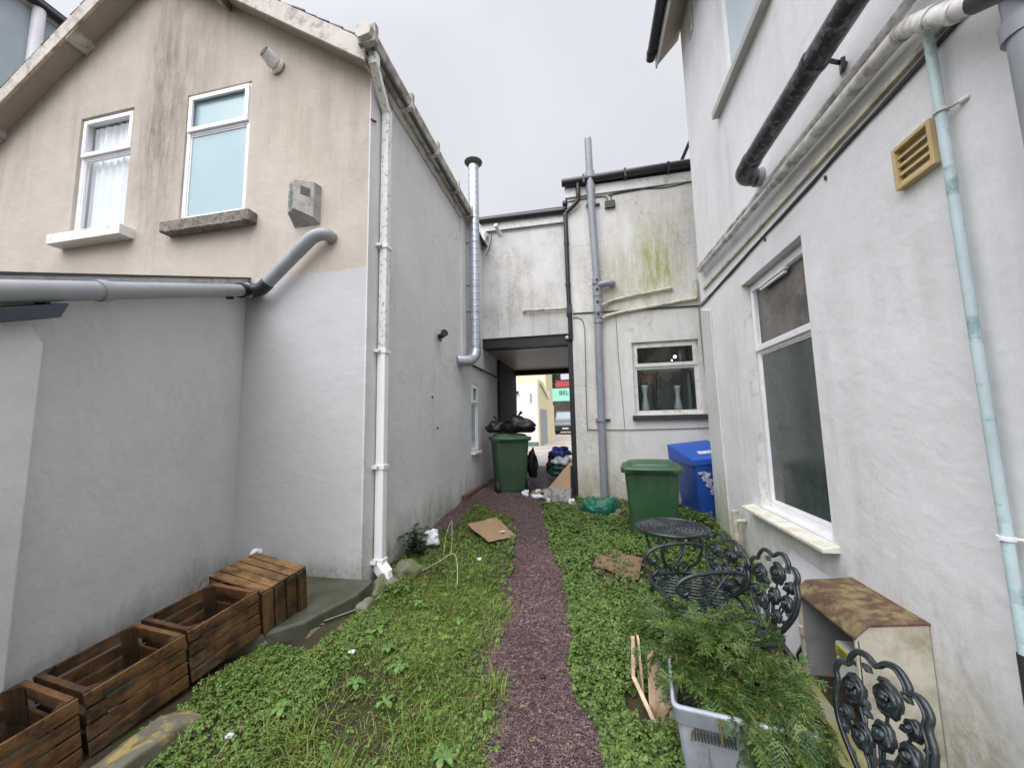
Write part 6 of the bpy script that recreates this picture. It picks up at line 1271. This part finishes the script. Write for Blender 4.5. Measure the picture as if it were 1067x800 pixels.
# ------------------------------------------------------------------ light
SUN_EL, SUN_AZ = math.radians(62), math.radians(195)
wd = bpy.data.worlds.new('World'); scene.world = wd; wd.use_nodes = True; nt = wd.node_tree; nt.nodes.clear()
wo = nt.nodes.new('ShaderNodeOutputWorld'); bg = nt.nodes.new('ShaderNodeBackground'); bg.inputs[1].default_value = .109
sk = nt.nodes.new('ShaderNodeTexSky'); sk.sky_type = 'NISHITA'; sk.sun_disc = False; sk.sun_elevation = SUN_EL; sk.sun_rotation = SUN_AZ; sk.dust_density = 3; sk.air_density = 1
hs = nt.nodes.new('ShaderNodeHueSaturation'); hs.inputs['Saturation'].default_value = .25; nt.links.new(sk.outputs[0], hs.inputs['Color'])
tc = nt.nodes.new('ShaderNodeTexCoord'); sp = nt.nodes.new('ShaderNodeSeparateXYZ'); nt.links.new(tc.outputs['Generated'], sp.inputs[0])
mr = nt.nodes.new('ShaderNodeMapRange'); mr.inputs[1].default_value = 0; mr.inputs[2].default_value = 1; mr.inputs[3].default_value = .86; mr.inputs[4].default_value = 1.10; nt.links.new(sp.outputs[2], mr.inputs[0])
nz = nt.nodes.new('ShaderNodeTexNoise'); nz.inputs['Scale'].default_value = 2.2; nz.inputs['Detail'].default_value = 5; nt.links.new(tc.outputs['Generated'], nz.inputs['Vector'])
mr2 = nt.nodes.new('ShaderNodeMapRange'); mr2.inputs[1].default_value = .3; mr2.inputs[2].default_value = .7; mr2.inputs[3].default_value = .92; mr2.inputs[4].default_value = 1.06; nt.links.new(nz.outputs['Fac'], mr2.inputs[0])
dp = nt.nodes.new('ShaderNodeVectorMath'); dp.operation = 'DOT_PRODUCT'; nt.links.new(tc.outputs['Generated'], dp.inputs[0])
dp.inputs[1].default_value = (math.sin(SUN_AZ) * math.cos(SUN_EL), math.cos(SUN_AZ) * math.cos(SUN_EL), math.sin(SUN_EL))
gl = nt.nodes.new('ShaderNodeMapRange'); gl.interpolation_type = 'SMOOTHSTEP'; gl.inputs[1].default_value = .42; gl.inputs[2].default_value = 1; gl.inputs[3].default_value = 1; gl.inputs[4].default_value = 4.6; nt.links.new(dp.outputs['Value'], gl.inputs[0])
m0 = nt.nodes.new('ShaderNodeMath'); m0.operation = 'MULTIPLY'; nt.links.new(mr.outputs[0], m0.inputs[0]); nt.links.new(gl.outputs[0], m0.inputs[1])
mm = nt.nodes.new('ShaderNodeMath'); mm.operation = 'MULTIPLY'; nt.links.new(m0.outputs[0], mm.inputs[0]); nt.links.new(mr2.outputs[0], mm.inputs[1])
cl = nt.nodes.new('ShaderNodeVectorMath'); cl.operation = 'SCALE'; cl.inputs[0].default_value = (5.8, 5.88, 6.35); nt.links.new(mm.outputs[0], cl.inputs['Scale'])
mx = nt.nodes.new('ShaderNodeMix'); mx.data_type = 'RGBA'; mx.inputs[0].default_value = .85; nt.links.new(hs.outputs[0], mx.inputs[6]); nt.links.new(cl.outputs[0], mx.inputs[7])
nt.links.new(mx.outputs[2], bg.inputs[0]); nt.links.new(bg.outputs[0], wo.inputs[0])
sl = bpy.data.lights.new('sun', 'SUN'); sl.energy = 1.5; sl.angle = math.radians(70); sl.color = (1, .97, .93); so = bpy.data.objects.new('sun', sl); COL.objects.link(so)
dirv = Vector((math.sin(SUN_AZ) * math.cos(SUN_EL), math.cos(SUN_AZ) * math.cos(SUN_EL), math.sin(SUN_EL)))
so.rotation_euler = dirv.to_track_quat('Z', 'Y').to_euler()
scene.view_settings.view_transform = 'Standard'; scene.view_settings.look = 'None'; scene.view_settings.gamma = 1; scene.view_settings.exposure = .40
scene.cycles.max_bounces = 8; scene.cycles.diffuse_bounces = 5; scene.cycles.transparent_max_bounces = 12; scene.cycles.use_denoising = True
for o in list(bpy.data.objects):
    if o.type == 'EMPTY' and not o.children: bpy.data.objects.remove(o)
